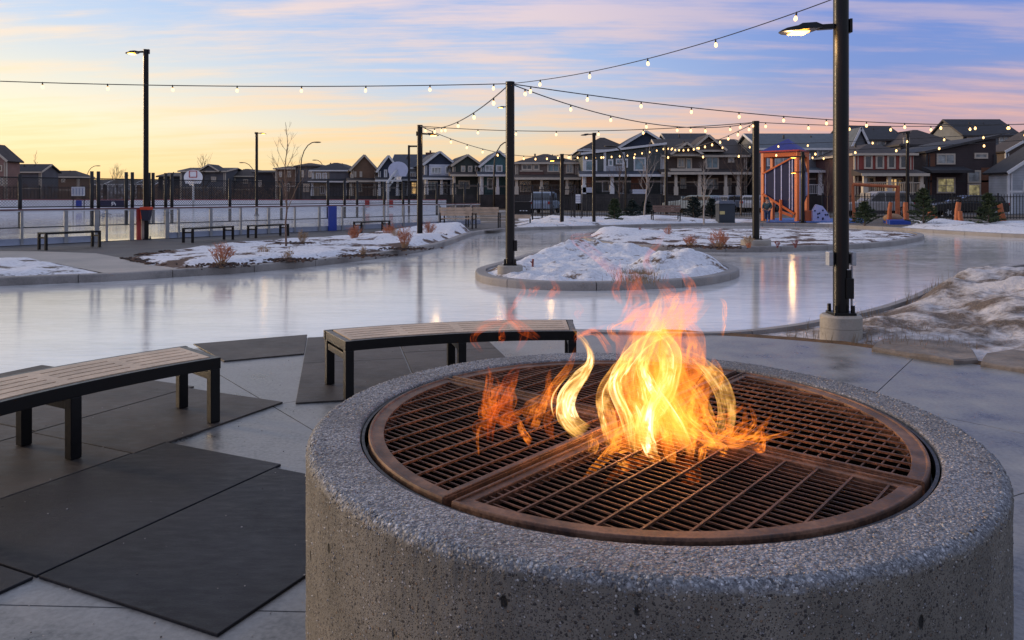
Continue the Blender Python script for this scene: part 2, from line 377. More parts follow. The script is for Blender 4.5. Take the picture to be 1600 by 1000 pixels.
ICE = m_ice(); SNOW = m_snow('old_snow', (.34, .42)); BED = m_snow('snow_over_mulch', (.385, .435), (.085, .042, .026), 1.1, hgt=.8)
BANK = m_snow('dirty_snow_bank', (.40, .57), (.13, .098, .074), 1.7, (.64, .61, .61), .25)
KERB = m_concrete('kerb_concrete', (.27, .25, .235), .7, .25); PLAZA = m_concrete('plaza_concrete', (.218, .214, .205), .42, .5, .5, 2.2)
WALK = m_concrete('sidewalk_concrete', (.36, .33, .30), .7); ASPH = m_concrete('asphalt', (.085, .08, .08), .7, .3)
BASEC = m_concrete('footing_concrete', (.36, .33, .285), .75, .2)
RUB = m_rubber('rubber_mat', (.009, .010, .014), (.036, .037, .044), .7); RUBW = m_rubber('dusty_skylit_rubber_mat', (.040, .034, .030), (.13, .108, .092), .8)  # second mat: dust, plus warm sky reflection put into the colour
AGG = m_aggregate(); RUST = m_rust('rusted_steel', (.10, .052, .034), (.22, .115, .07)); RUSTD = m_rust('grating_steel', (.075, .034, .02), (.17, .078, .046))
BLK = M('black_powder_coat', (.006, .006, .007), .36, 0, .2, 4, .03, 200, .32); BLKF = M('black_fence_paint', (.012, .012, .013), .5, .1, .2, 2, 0)
WOOD = m_wood('bench_wood', (.56, .41, .28)); GALV = M('galvanised_steel', (.34, .35, .37), .42, .7, .2, 8, .1)
CHAR = M('charred_steel', (.003, .0028, .0028), 1.0, 0, .3, 8, 0, 60, 0); WHT = M('white_board_plastic', (.74, .75, .78), .4, 0, .1, 1.5, .05)
BULB = m_glow('warm_bulb_glass', (1, .58, .22), 3.2); LAMPG = m_glow('amber_lamp_lens', (1, .42, .05), 16.0); LAMPW = m_glow('pale_lamp_lens', (1, .8, .5), 5)
BLU = M('blue_plastic', (.02, .06, .38), .35, 0, .12); REDP = M('red_paint', (.42, .035, .03), .45, 0, .15); ORG = M('orange_paint', (.62, .14, .03), .45, 0, .15)
NAVY = M('navy_panel', (.006, .008, .05), .5, 0, .15); PALEB = M('pale_blue_panel', (.42, .46, .72), .5, 0, .12); GREYP = M('grey_plastic', (.42, .43, .44), .45, 0, .1)

# ------------------------------------------------------------------ ground
def struct(name, mb, mat, **k): return mb.build(name, mat, kind='structure', **k)
mb = MB(); mb.add([(-3000, -60, -.14), (3000, -60, -.14), (3000, 5000, -.14), (-3000, 5000, -.14)], [(0, 1, 2, 3)])
struct('ground', mb, m_snow('winter_ground', (.60, .66), (.12, .095, .07), .25))
KL = [(-420, 462), (-150, 452), (0, 447), (90, 443), (170, 440), (280, 433), (400, 425), (520, 413), (620, 400), (680, 389), (712, 379), (738, 369), (775, 363), (830, 360), (900, 358), (1000, 355), (1100, 353), (1200, 353), (1300, 355), (1380, 359), (1440, 363), (1520, 368), (1600, 372), (1800, 379), (2100, 388)]
KLW = smoothline([G(a, b, -.03) for a, b in KL], 6)
def polymesh(name, poly, z, mat, thick=0, **k):
    mb = MB()
    if thick: mb.prism(poly, z-thick, z)
    else: mb.add([(x, y, z) for x, y in poly], [tuple(range(len(poly)))])
    o = mb.build(name, mat, **k)
    bm = bmesh.new(); bm.from_mesh(o.data); bmesh.ops.triangulate(bm, faces=[f for f in bm.faces if len(f.verts) > 4])
    for f in bm.faces:
        if abs(f.normal.z) > .9 and f.normal.z < 0 and not thick: f.normal_flip()
    bm.to_mesh(o.data); bm.free(); return o
poly = [(p[0], p[1]) for p in KLW]+[(3000, 60), (3000, 4800), (-3000, 4800), (-3000, 14)]
polymesh('field', poly, .085, m_snow('dormant_field', (.56, .66), (.11, .088, .066), .22), kind='structure')
polymesh('ice', [(-26, 3), (42, 3), (42, 42), (-26, 42)], -.03, ICE, kind='structure')

def kerb(name, line, w, z0, z1, label, closed=False, seg=1.6, mat=None):
    """line of kerb stones with narrow joints, offset to the left of its line"""
    pts = resample(line, .2, closed); n = len(pts); mb = MB()
    per = max(3, int(seg/.2)); i = 0; lim = n if closed else n-1
    def off(k):
        p = pts[k % n] if closed else pts[min(max(k, 0), n-1)]
        a = pts[(k-1) % n] if closed else pts[max(k-1, 0)]; b = pts[(k+1) % n] if closed else pts[min(k+1, n-1)]
        d = Vector((b[0]-a[0], b[1]-a[1])).normalized(); return Vector((p[0], p[1])), Vector((-d.y, d.x)), d
    while i < lim:
        j = min(i+per, lim); rows = []
        for k in range(i, j+1):
            p, nn, d = off(k); sh = .007 if k == i else (-.007 if k == j else 0)
            q = p+d*sh; bv = .03
            rows.append([(q.x, q.y, z0), (q.x, q.y, z1-bv), (q.x+nn.x*bv*.3, q.y+nn.y*bv*.3, z1-bv*.3), (q.x+nn.x*bv, q.y+nn.y*bv, z1), (q.x+nn.x*w, q.y+nn.y*w, z1), (q.x+nn.x*w, q.y+nn.y*w, z0)])
        vs = [v for r in rows for v in r]; fs = []
        for a in range(len(rows)-1):
            for k in range(5): fs.append((a*6+k, (a+1)*6+k, (a+1)*6+k+1, a*6+k+1))
        fs.append(tuple(range(6))); L = (len(rows)-1)*6; fs.append(tuple(L+k for k in range(6))[::-1])
        mb.add(vs, fs); i = j
    o = mb.build(name, mat or KERB); o['kind'] = 'structure'; return o
kerb('trail_kerb', KLW, .22, -.1, .115, '')
ISA = [(743, 435), (755, 443), (800, 450), (870, 454), (950, 454), (1040, 451), (1110, 445), (1150, 435), (1152, 427), (1120, 417), (1060, 407), (1000, 399), (950, 394), (905, 392), (860, 397), (820, 406), (775, 420), (748, 428)]
ISB = [(912, 374), (925, 381), (970, 388), (1060, 393), (1180, 394), (1300, 391), (1390, 385), (1440, 376), (1438, 370), (1400, 366), (1300, 363), (1180, 362), (1050, 362), (960, 363), (922, 368)]
IA = smoothline([G(a, b, -.03) for a, b in ISA], 6, True); IB = smoothline([G(a, b, -.03) for a, b in ISB], 6, True)
kerb('island_kerb', IA, .2, -.1, .11, '', True); kerb('island_kerb', IB, .22, -.1, .12, '', True)

def inpoly(x, y, P):
    c = False; n = len(P); j = n-1
    for i in range(n):
        if (P[i][1] > y) != (P[j][1] > y) and x < (P[j][0]-P[i][0])*(y-P[i][1])/(P[j][1]-P[i][1])+P[i][0]: c = not c
        j = i
    return c
def edist(x, y, P):
    best = 1e9; n = len(P)
    for i in range(n):
        ax, ay = P[i][0], P[i][1]; bx, by = P[(i+1) % n][0], P[(i+1) % n][1]
        dx, dy = bx-ax, by-ay; L = dx*dx+dy*dy or 1e-9
        t = min(1, max(0, ((x-ax)*dx+(y-ay)*dy)/L)); e = math.hypot(x-ax-t*dx, y-ay-t*dy)
        if e < best: best = e
    return best
def mound(name, P, mat, z0, h, step, bumps=(), edge=.5, rough=.06, inset=0, freq=1.0, kind='structure'):
    """height field over a polygon: rises from its rim, with mounds and lumps"""
    xs = [p[0] for p in P]; ys = [p[1] for p in P]; mb = MB(); idx = {}
    nx = int((max(xs)-min(xs))/step)+2; ny = int((max(ys)-min(ys))/step)+2
    def vert(i, j):
        if (i, j) in idx: return idx[i, j]
        x = min(xs)+i*step; y = min(ys)+j*step
        d = edist(x, y, P); ins = inpoly(x, y, P)
        if not ins or d < step*.35: x, y = nearest(x, y, P); d = 0
        ins = True
        k = min(1, max(0, d-inset)/edge) if ins else 0; k = k*k*(3-2*k)
        zz = h+sum(b[2]*math.exp(-((x-b[0])**2+(y-b[1])**2)/(2*b[3]**2)) for b in bumps)
        nn = noise.fractal(Vector((x*freq, y*freq, 3.3)), .9, 2.1, 5)*rough*(1+zz*3)+abs(noise.noise(Vector((x*freq*2.3, y*freq*2.3, 9))))*rough*.9
        idx[i, j] = len(mb.v); mb.v.append((x, y, z0+k*(zz+nn)-(0 if ins else .05))); return idx[i, j]
    for i in range(nx):
        for j in range(ny):
            if inpoly(min(xs)+(i+.5)*step, min(ys)+(j+.5)*step, P):
                mb.f.append((vert(i, j), vert(i+1, j), vert(i+1, j+1), vert(i, j+1))); mb.mi.append(0)
    return mb.build(name, mat, smooth=True, kind=kind)
def nearest(x, y, P):
    best = 1e9; r = (x, y); n = len(P)
    for i in range(n):
        ax, ay = P[i][0], P[i][1]; bx, by = P[(i+1) % n][0], P[(i+1) % n][1]
        dx, dy = bx-ax, by-ay; L = dx*dx+dy*dy or 1e-9
        t = min(1, max(0, ((x-ax)*dx+(y-ay)*dy)/L)); qx, qy = ax+t*dx, ay+t*dy; e = (x-qx)**2+(y-qy)**2
        if e < best: best = e; r = (qx, qy)
    return r
def kfront(px0, px1, w=.2):
    """the stretch of the trail kerb's back edge between two picture columns"""
    Q = [(p[0], p[1]) for p in resample(KLW, .4)]; out = []
    for i in range(1, len(Q)-1):
        d = Vector((Q[i+1][0]-Q[i-1][0], Q[i+1][1]-Q[i-1][1])).normalized(); p = (Q[i][0]-d.y*w, Q[i][1]+d.x*w); px = 800+F*p[0]/p[1]
        if px0 <= px <= px1: out.append(p)
    return out
def shrink(P, w, closed=True):
    n = len(P); out = []
    for i in range(n):
        a, b = P[i-1], P[(i+1) % n]; d = Vector((b[0]-a[0], b[1]-a[1]))
        if d.length < 1e-6: continue
        d.normalize(); out.append((P[i][0]-d.y*w, P[i][1]+d.x*w))
    return out
def GP(l, z=.1): return [G(a, b, z) for a, b in l]
a = G(925, 400, 0); b = G(1095, 425, 0); c_ = G(860, 405)
mound('snow_on_near_island', shrink(IA, .16), m_snow('island_snow', (.35, .42), (.16, .10, .06), 1.3), .06, .06, .085, [(a[0]-.1, a[1]+.1, .20, .6), (a[0]-.9, a[1]-.6, .12, .6), (a[0]+.9, a[1]-.4, .13, .5), (b[0], b[1]+.25, .23, .5), (b[0]-.7, b[1]+.1, .15, .4), (c_[0], c_[1], .06, .8)], .4, .085, 0, 1.9)
mound('snow_on_far_island', shrink(IB, .18), BED, .08, .04, .16, [(G(980, 372)[0], G(980, 372)[1], .20, 1.2), (G(930, 373)[0], G(930, 373)[1], .1, 1)], .5, .03)
bedA = GP([(-220, 404), (0, 403), (75, 409), (120, 417), (160, 426)])+kfront(-220, 160)[::-1]
bedB = GP([(185, 406), (215, 398), (300, 386), (345, 380), (420, 375), (500, 370), (600, 362), (660, 357), (700, 355), (726, 358), (738, 362)])+kfront(292, 722)[::-1]+GP([(275, 422), (235, 417)])
mound('snowy_verge', bedA, m_snow('verge_snow', (.40, .48), (.08, .06, .045), 1.2), .09, .06, .14, [(G(70, 420)[0], G(70, 420)[1], .07, 1.2)], .5, .035)
mound('planting_bed', bedB, BED, .09, .04, .12, [(G(700, 366)[0], G(700, 366)[1], .34, 1.15), (G(655, 380)[0], G(655, 380)[1], .16, 1.3), (G(345, 415)[0], G(345, 415)[1], .10, .7), (G(470, 405)[0], G(470, 405)[1], .06, 1.5), (G(560, 385)[0], G(560, 385)[1], .07, 1.5)], .5, .03)
polymesh('rink_walkway', GP([(-420, 412), (-150, 404), (0, 403), (90, 412), (200, 414), (300, 390), (400, 382), (500, 376), (620, 368), (720, 361), (775, 360), (810, 352), (800, 347), (600, 350), (300, 366), (0, 380), (-420, 400)], .1), .093, ASPH, kind='structure')
polymesh('sidewalk', GP([(-420, 395), (-20, 392.5), (60, 393), (150, 396), (215, 408), (282, 421)]+[], .1)+kfront(168, 285)[::-1]+GP([(160, 426.5), (75, 409.5), (0, 403.5), (-420, 403)], .1), .105, WALK, kind='structure')
mound('back_snowbank', GP([(800, 350), (840, 346), (900, 345), (1000, 342), (1080, 344), (1150, 346), (1175, 349)])+kfront(800, 1170)[::-1], SNOW, .08, .12, .22, [(G(870, 350)[0], G(870, 350)[1], .18, 1.5), (G(1010, 348)[0], G(1010, 348)[1], .2, 1.8)], .9, .06, 0, .7)
mound('right_snowbank', GP([(1400, 356), (1430, 350), (1480, 350), (1530, 352), (1600, 351), (1800, 354)])+kfront(1400, 1800)[::-1], SNOW, .08, .1, .22, [(G(1455, 356)[0], G(1455, 356)[1], .22, .9), (G(1540, 360)[0], G(1540, 360)[1], .12, 1.5), (G(1620, 362)[0], G(1620, 362)[1], .12, 1.5)], .8, .05, 0, .7)
for pl in ([(805, 345), (960, 343), (960, 338), (805, 338)], [(1130, 346), (1190, 347), (1190, 342), (1125, 341)], [(1270, 349), (1330, 350), (1310, 343), (1268, 342)], [(990, 342), (1075, 342), (1070, 338), (985, 338)]):
    mound('lawn_snow', GP(pl), SNOW, .075, .06, .4, (), 1.2, .05)
# far street
polymesh('street', [(-10, 58), (60, 54), (60, 62), (-10, 66)], .092, ASPH, kind='structure')

# plaza around the fire pit: sector slabs with sawn joints
PC = (.441, 2.806)
mb = MB()
def polar(r, a): return (PC[0]+r*math.cos(R(a)), PC[1]+r*math.sin(R(a)))
def Rout(a):
    a = a % 360
    if a > 75 and a < 200: return 6.15 if a > 95 else 6.02+(a-75)*.0065
    return 5.98 if 60 < a <= 75 else 5.62 if a < 45 else 5.62+(a-45)*.024
angs = [28.2+k*24.9 for k in range(14)]+[28.2+360]
for a0, a1 in zip(angs, angs[1:]):
    for r0, r1 in ((.3, 3.62), (3.62, None)):
        n = 16; g = .004; P = []
        for k in range(n+1):
            t = a0+(a1-a0)*k/n; rr = (r1-g) if r1 else Rout(t); ga = math.degrees(g/rr); P.append(polar(rr, min(max(t, a0+ga), a1-ga)))
        for k in range(n, -1, -1):
            t = a0+(a1-a0)*k/n; ga = math.degrees(g/(r0+g)); P.append(polar(r0+g, min(max(t, a0+ga), a1-ga)))
        mb.prism(P, -.10, 0)
struct('plaza', mb, PLAZA)
mb = MB(); mb.prism([polar(Rout(t)-.01, t) for t in range(0, 360, 5)], -.12, -.004); struct('plaza_base', mb, M('joint_dark', (.03, .03, .03), .9))  # dark base visible through the slab joints

# near kerb on the right of the trail, and the bank
KR = [(905, 518), (1000, 519), (1080, 520.5), (1150, 518), (1230, 509), (1290, 498), (1345, 487), (1385, 476), (1425, 462), (1455, 448), (1490, 436), (1540, 424), (1600, 413), (1720, 405), (1900, 400)]
KRW = smoothline([G(a, b, 0) for a, b in KR], 8)
kerb('plaza_kerb', KRW[::-1], .13, -.12, .02, '')
arc = [polar(Rout(t)+.02, t) for t in range(2, 78, 3)]
bank = arc+[p for p in [(q[0]+.0, q[1]-.10) for q in KRW[16:]]]+[(30, 8), (20, -2), (8, 1)]
lo = (G(1313, 528)[0], G(1313, 528)[1])
mound('snow_bank', bank, BANK, -.03, .04, .09, [(7.9, 10.8, .28, 1.5), (6.6, 8.8, .13, 1.1), (9.2, 9, .28, 1.8), (7.2, 12.2, .12, .9)], .6, .06, 0, 1.5)
# strip of bare brown soil beside the slab
mb = MB(); L = [polar(Rout(t)+.0, t) for t in range(20, 80, 2)]; L2 = [polar(Rout(t)+.11+.05*noise.noise(Vector((t*.3, 0, 0))), t) for t in range(20, 80, 2)]
for i in range(len(L)-1): mb.add([(L[i][0], L[i][1], -.004), (L[i+1][0], L[i+1][1], -.004), (L2[i+1][0], L2[i+1][1], .015), (L2[i][0], L2[i][1], .015)], [(0, 1, 2, 3)])
struct('soil_strip', mb, M('brown_soil', (.13, .075, .035), .9, 0, .5, 9, .8, 50))
def rock(name, P, z0, z1, label):
    mb = MB(); n = len(P); cx = sum(p[0] for p in P)/n; cy = sum(p[1] for p in P)/n
    vs = []; rings = [(1.0, 0), (1.0, .8), (.97, .98), (.66, 1.0), (.33, 1.04)]; nn = n*4
    Q = [(P[i][0]*(1-t)+P[(i+1) % n][0]*t, P[i][1]*(1-t)+P[(i+1) % n][1]*t) for i in range(n) for t in (0, .5)]
    for s_, t in rings:
        for q in Q:
            x = cx+(q[0]-cx)*s_; y = cy+(q[1]-cy)*s_
            vs.append((x, y, z0+(z1-z0)*t+noise.noise(Vector((x*4, y*4, t*3)))*.018))
    m_ = len(Q); vs.append((cx, cy, z1+.01)); fs = []
    for a in range(len(rings)-1):
        for k in range(m_): fs.append((a*m_+k, a*m_+(k+1) % m_, (a+1)*m_+(k+1) % m_, (a+1)*m_+k))
    a = (len(rings)-1)*m_
    for k in range(m_): fs.append((a+k, a+(k+1) % m_, len(vs)-1))
    mb.add(vs, fs); return tag(mb.build(name, M('sandstone', (.20, .17, .145), .85, 0, .5, 4, 1.0, 14)), label, 'rock')
rock('flat_rock', GP([(1362, 549), (1375, 537), (1410, 530), (1450, 529), (1485, 536), (1520, 553), (1528, 568), (1490, 570), (1420, 559)], 0), -.05, .05, 'broad flat sandstone slab at the edge of the dirty snow bank')
rock('flat_rock', GP([(1532, 573), (1540, 560), (1590, 552), (1680, 560), (1700, 590), (1620, 586)], 0), -.05, .05, 'mossy stone slab at the right frame edge beside the plaza')

# ------------------------------------------------------------------ rubber mats
def pmat(px, mat, label, z=.014, z0=.001):
    P = [G(a, b, z) for a, b in px]; cx = sum(p[0] for p in P)/len(P); cy = sum(p[1] for p in P)/len(P)
    mb = MB(); mb.prism([(p[0]-cx, p[1]-cy) for p in P], z0, z)
    o = mb.build('rubber_mat', mat, bevel=.003); o.location = (cx, cy, 0); return tag(o, label, 'mat', 'rubber skate mats laid on the plaza')
def wmat(P, mat, label, z=.014):
    cx = sum(p[0] for p in P)/len(P); cy = sum(p[1] for p in P)/len(P)
    mb = MB(); mb.prism([(p[0]-cx, p[1]-cy) for p in P], .001, z)
    o = mb.build('rubber_mat', mat, bevel=.003); o.location = (cx, cy, 0); return tag(o, label, 'mat', 'rubber skate mats laid on the plaza')
u = Vector((.425, .905)); vv = Vector((.905, -.425)); u.normalize(); vv.normalize()
def lat(o, a, b, la, lb, mat, label):
    o = Vector(o); g = .004
    P = [o+u*(a+g)+vv*(b+g), o+u*(a+la-g)+vv*(b+g), o+u*(a+la-g)+vv*(b+lb-g), o+u*(a+g)+vv*(b+lb-g)]
    wmat([tuple(p) for p in P], mat, label)
O1 = G(58, 905)                     # near corner of the front mat
lat(O1, 0, 0, 1.366, .98, RUB, 'nearest dark mat lying against the fire pit, corner pointing to the bottom')
lat(O1, 0, -.94, 1.366+.06, .935, RUB, 'dark blue-black mat second from the fire pit, in front of the near bench')
lat(O1, -1.37, -.94, 1.365, .935, RUB, 'dark mat cut off by the bottom left corner of the frame')
lat(O1, -.17, -1.88, 1.36, .935, RUBW, 'dusty mat under the middle legs of the near bench')
lat(O1, -1.54, -1.88, 1.365, .935, RUBW, 'dusty mat at the left frame edge in front of the near bench')
lat(O1, 1.19, -1.88, 1.27, .935+.03, RUBW, 'dusty mat under the right legs of the near bench, corner pointing at the fire pit')
lat(O1, 1.22, -2.82, 1.30, .935, RUBW, 'dusty mat behind the right end of the near bench')
lat(O1, -.15, -2.82, 1.366, .935, RUBW, 'dusty mat behind the near bench toward the left frame edge')
lat(O1, 1.55, -3.76, .95, .935, RUBW, 'dusty mat peeking out behind the near bench seat at the ice')
pmat([(302, 537), (480, 522.5), (475, 552), (350, 563.5)], RUBW, 'small mat by the ice between the two slatted benches')
# mats under the far bench, in rows that follow the rim
e0 = Vector(G(462, 632)); ed = Vector((-.225, .974)).normalized(); er = Vector((.974, .225)).normalized()
k = 0
for (a, b, la, lb, lab) in ((0, 0, 1.37, .93, 'mat under the left legs of the far bench, corner showing'), (1.375, 0, 1.3, .93, 'mat behind the left end of the far bench at the ice edge'),
        (.28, .94, 1.37, .93, 'mat under the middle legs of the far bench'), (1.66, .94, .9, .93, 'mat behind the middle of the far bench at the ice edge')):
    P = [e0+ed*(a)+er*b, e0+ed*(a+la)+er*b, e0+ed*(a+la)+er*(b+lb-.006), e0+ed*a+er*(b+lb-.006)]
    wmat([tuple(p) for p in P], RUBW, lab)

t_ = (1+5**.5)/2
ico = [Vector(q).normalized() for q in ((-1,t_,0),(1,t_,0),(-1,-t_,0),(1,-t_,0),(0,-1,t_),(0,1,t_),(0,-1,-t_),(0,1,-t_),(t_,0,-1),(t_,0,1),(-t_,0,-1),(-t_,0,1))]
icf = [(0,11,5),(0,5,1),(0,1,7),(0,7,10),(0,10,11),(1,5,9),(5,11,4),(11,10,2),(10,7,6),(7,1,8),(3,9,4),(3,4,2),(3,2,6),(3,6,8),(3,8,9),(4,9,5),(2,4,11),(6,2,10),(8,6,7),(9,8,1)]
rg = random.Random(9); mb = MB()
for k in range(900):
    a = rg.uniform(95, 250); r = rg.uniform(1.3, 6.0); p = polar(r, a); s_ = rg.uniform(.0015, .005)
    if p[0] > .9 or p[1] < 1.6: continue
    c = Vector((p[0], p[1], .0145 if rg.random() < .6 else .003)); mb.add([c+Vector((v.x*s_, v.y*s_, v.z*s_*.6)) for v in ico], icf, rg.randrange(2))
o = mb.build('grit', [M('grit_pale', (.38, .35, .32), .8), M('grit_dark', (.08, .07, .065), .8)], fixn=False, kind='stuff'); tag(o, 'fine grit scattered over the rubber mats and paving', 'grit')
# ------------------------------------------------------------------ curved benches
def curved_bench(a0, a1, label):
    root = thing('curved_bench', label, 'bench', (PC[0], PC[1], 0), 0, 'curved slatted benches round the fire pit')
    ri, ro = 3.40, 3.98; zt = .452; n = 24
    P = lambda r, a, z: (r*math.cos(R(a)), r*math.sin(R(a)), z)
    mb = MB()
    for r in (ri+.02, ro-.02):                                      # curved side rails
        for k in range(n):
            t0, t1 = a0+(a1-a0)*k/n, a0+(a1-a0)*(k+1)/n
            vs = [P(q, t, z) for t in (t0, t1) for q, z in ((r-.02, zt-.075), (r+.02, zt-.075), (r+.02, zt), (r-.02, zt))]
            mb.add(vs, [(0, 1, 5, 4), (1, 2, 6, 5), (2, 3, 7, 6), (3, 0, 4, 7)]+([(0, 3, 2, 1)] if k == 0 else [])+([(4, 5, 6, 7)] if k == n-1 else []))
    for t in (a0, a1):
        s_ = 1 if t == a0 else -1; t2 = t+s_*.45
        mb.bar(P(ri+.04, t2, zt-.0376), P(ro-.04, t2, zt-.0376), .05, .073)
    struct_ = mb.build('frame', BLK, root, bevel=.003)
    # slats: curved boards split into four bays with solid cross boards between slots
    mb = MB(); bays = 4; da = (a1-a0-1.9)/bays; ns = 5; wi = (ro-ri-.10)/ns
    for bay in range(bays):
        b0 = a0+.95+bay*da
        for q in range(ns):
            r0 = ri+.05+q*wi+(.009 if q else 0); r1 = ri+.05+(q+1)*wi-(.009 if q < ns-1 else 0); m_ = 6
            for k in range(m_):
                t0, t1 = b0+.55+(da-1.1)*k/m_, b0+.55+(da-1.1)*(k+1)/m_
                mb.add([P(r, t, z) for t in (t0, t1) for r, z in ((r0, zt-.025), (r1, zt-.025), (r1, zt+.004), (r0, zt+.004))], [(0, 1, 5, 4), (1, 2, 6, 5), (2, 3, 7, 6), (3, 0, 4, 7)])
    for bay in range(bays+1):
        c0 = a0+.95+bay*da; t0, t1 = c0-(.55 if bay else 0), c0+(.55 if bay < bays else 0)
        mb.add([P(r, t, z) for t in (t0, t1) for r, z in ((ri+.05, zt-.025), (ro-.05, zt-.025), (ro-.05, zt+.0038), (ri+.05, zt+.0038))], [(0, 1, 5, 4), (1, 2, 6, 5), (2, 3, 7, 6), (3, 0, 4, 7), (0, 3, 2, 1), (4, 5, 6, 7)])
    mb.build('slatted_seat', WOOD, root)
    for t in (a0+.6, (a0+a1)/2, a1-.6):
        for r in (ri+.035, ro-.035):
            mb = MB(); mb.box(P(r, t, (zt-.075)/2+.008), (.065, .065, zt-.092), R(t)); mb.build('leg', BLK, root, bevel=.004)
        mb = MB(); mb.bar(P(ri+.07, t, zt-.125), P(ro-.07, t, zt-.125), .05, .05); mb.build('cross_rail', BLK, root, bevel=.003)
    return root
curved_bench(135.2, 166.5, 'near curved slatted bench with black frame, cut by the left frame edge')
curved_bench(88.6, 119.8, 'far curved slatted bench with black frame standing behind the fire pit')

# ------------------------------------------------------------------ fire pit
pit = thing('fire_pit', 'large round exposed aggregate concrete fire pit with flames on top', 'fire pit', (PC[0], PC[1], 0))
RO, RI, ZT = 1.15, .975, .735; pit.scale = (1, 1.04, 1)
prof = [(RO, 0), (RO, .1)]+[(RO, .1+.56*k/26) for k in range(1, 27)]
cr = .032
prof += [(RO-cr+cr*math.cos(R(t)), ZT-cr+cr*math.sin(R(t))) for t in range(0, 91, 10)]
prof += [(RO-cr-(RO-cr-RI-.012)*k/10, ZT) for k in range(1, 11)]
prof += [(RI+.012*(1-math.sin(R(t)))*1, ZT-.012*(1-math.cos(R(t)))) for t in (30, 60, 90)]+[(RI, ZT-.05), (RI, ZT-.3), (RI, .05)]
mb = MB(); nA = 1100
for i in range(nA):
    t = 2*math.pi*i/nA; ct, st = math.cos(t), math.sin(t)
    for r, zz in prof:
        p = Vector((r*ct, r*st, zz))
        if .05 < zz and r > RI+.001:
            dd = noise.noise(p*45)*.0012+noise.noise(p*110)*.0014+noise.noise(p*9)*.0012
            edge_ = 1.8 if (zz > ZT-.05 and r > RO-.06) else 1
            nx = 1 if zz < ZT-.01 else 0
            p += Vector((ct*nx, st*nx, 0 if zz < ZT-cr else 1))*dd*edge_
        mb.v.append(tuple(p))
kP = len(prof)
for i in range(nA):
    j = (i+1) % nA
    for q in range(kP-1): mb.f.append((i*kP+q, j*kP+q, j*kP+q+1, i*kP+q+1)); mb.mi.append(0)
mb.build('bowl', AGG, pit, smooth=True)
# stones standing proud of the worn rim
mb = MB(); rng = random.Random(3)
for k in range(6500):
    a = rng.uniform(R(120), R(395)); kind = rng.random(); s_ = rng.uniform(.0024, .0050)*(1.35 if rng.random() < .1 else 1)
    if kind < .45:
        t = R(rng.uniform(-10, 90)); r = RO-cr+cr*math.cos(t); zz = ZT-cr+cr*math.sin(t)
    elif kind < .75: r = RO; zz = rng.uniform(.1, ZT-cr)
    else: r = rng.uniform(RI+.02, RO-cr); zz = ZT
    r -= s_*.45*(zz < ZT-.002); zz -= s_*.3; c = Vector((r*math.cos(a), r*math.sin(a), zz)); q = Vector((rng.uniform(.7, 1.3), rng.uniform(.7, 1.3), rng.uniform(.5, .9)))*s_
    mr = Matrix.Rotation(rng.uniform(0, 6.28), 3, Vector((rng.random(), rng.random(), rng.random()+.1)).normalized())
    mb.add([c+mr@Vector((v.x*q.x, v.y*q.y, v.z*q.z)) for v in ico], icf, rng.choice((0, 0, 3, 1, 1, 2, 3)))
o = mb.build('exposed_pebbles', [M('pebble_grey', (.2, .205, .22), .6, 0, .4, 30), M('pebble_tan', (.26, .215, .165), .6, 0, .4, 30), M('pebble_dark', (.07, .065, .07), .5, 0, .4, 30), M('pebble_pale', (.42, .41, .39), .55, 0, .3, 30)], pit, smooth=True, fixn=False); o['kind'] = 'stuff'
mb = MB(); mb.lathe([(RI-.003, .2), (RI-.003, .70), (RI-.02, .70), (RI-.02, .25), (.01, .25)], 64); mb.build('burner_tray', CHAR, pit)
mb = MB(); mb.lathe([(RI-.004, ZT-.075), (RI-.004, ZT-.010), (RI-.014, ZT-.010), (RI-.014, ZT-.06), (RI-.07, ZT-.06), (RI-.07, ZT-.075)], 160, closed=True); mb.build('steel_liner', M('dark_liner', (.015, .016, .02), .5, .3, .3, 6), pit)
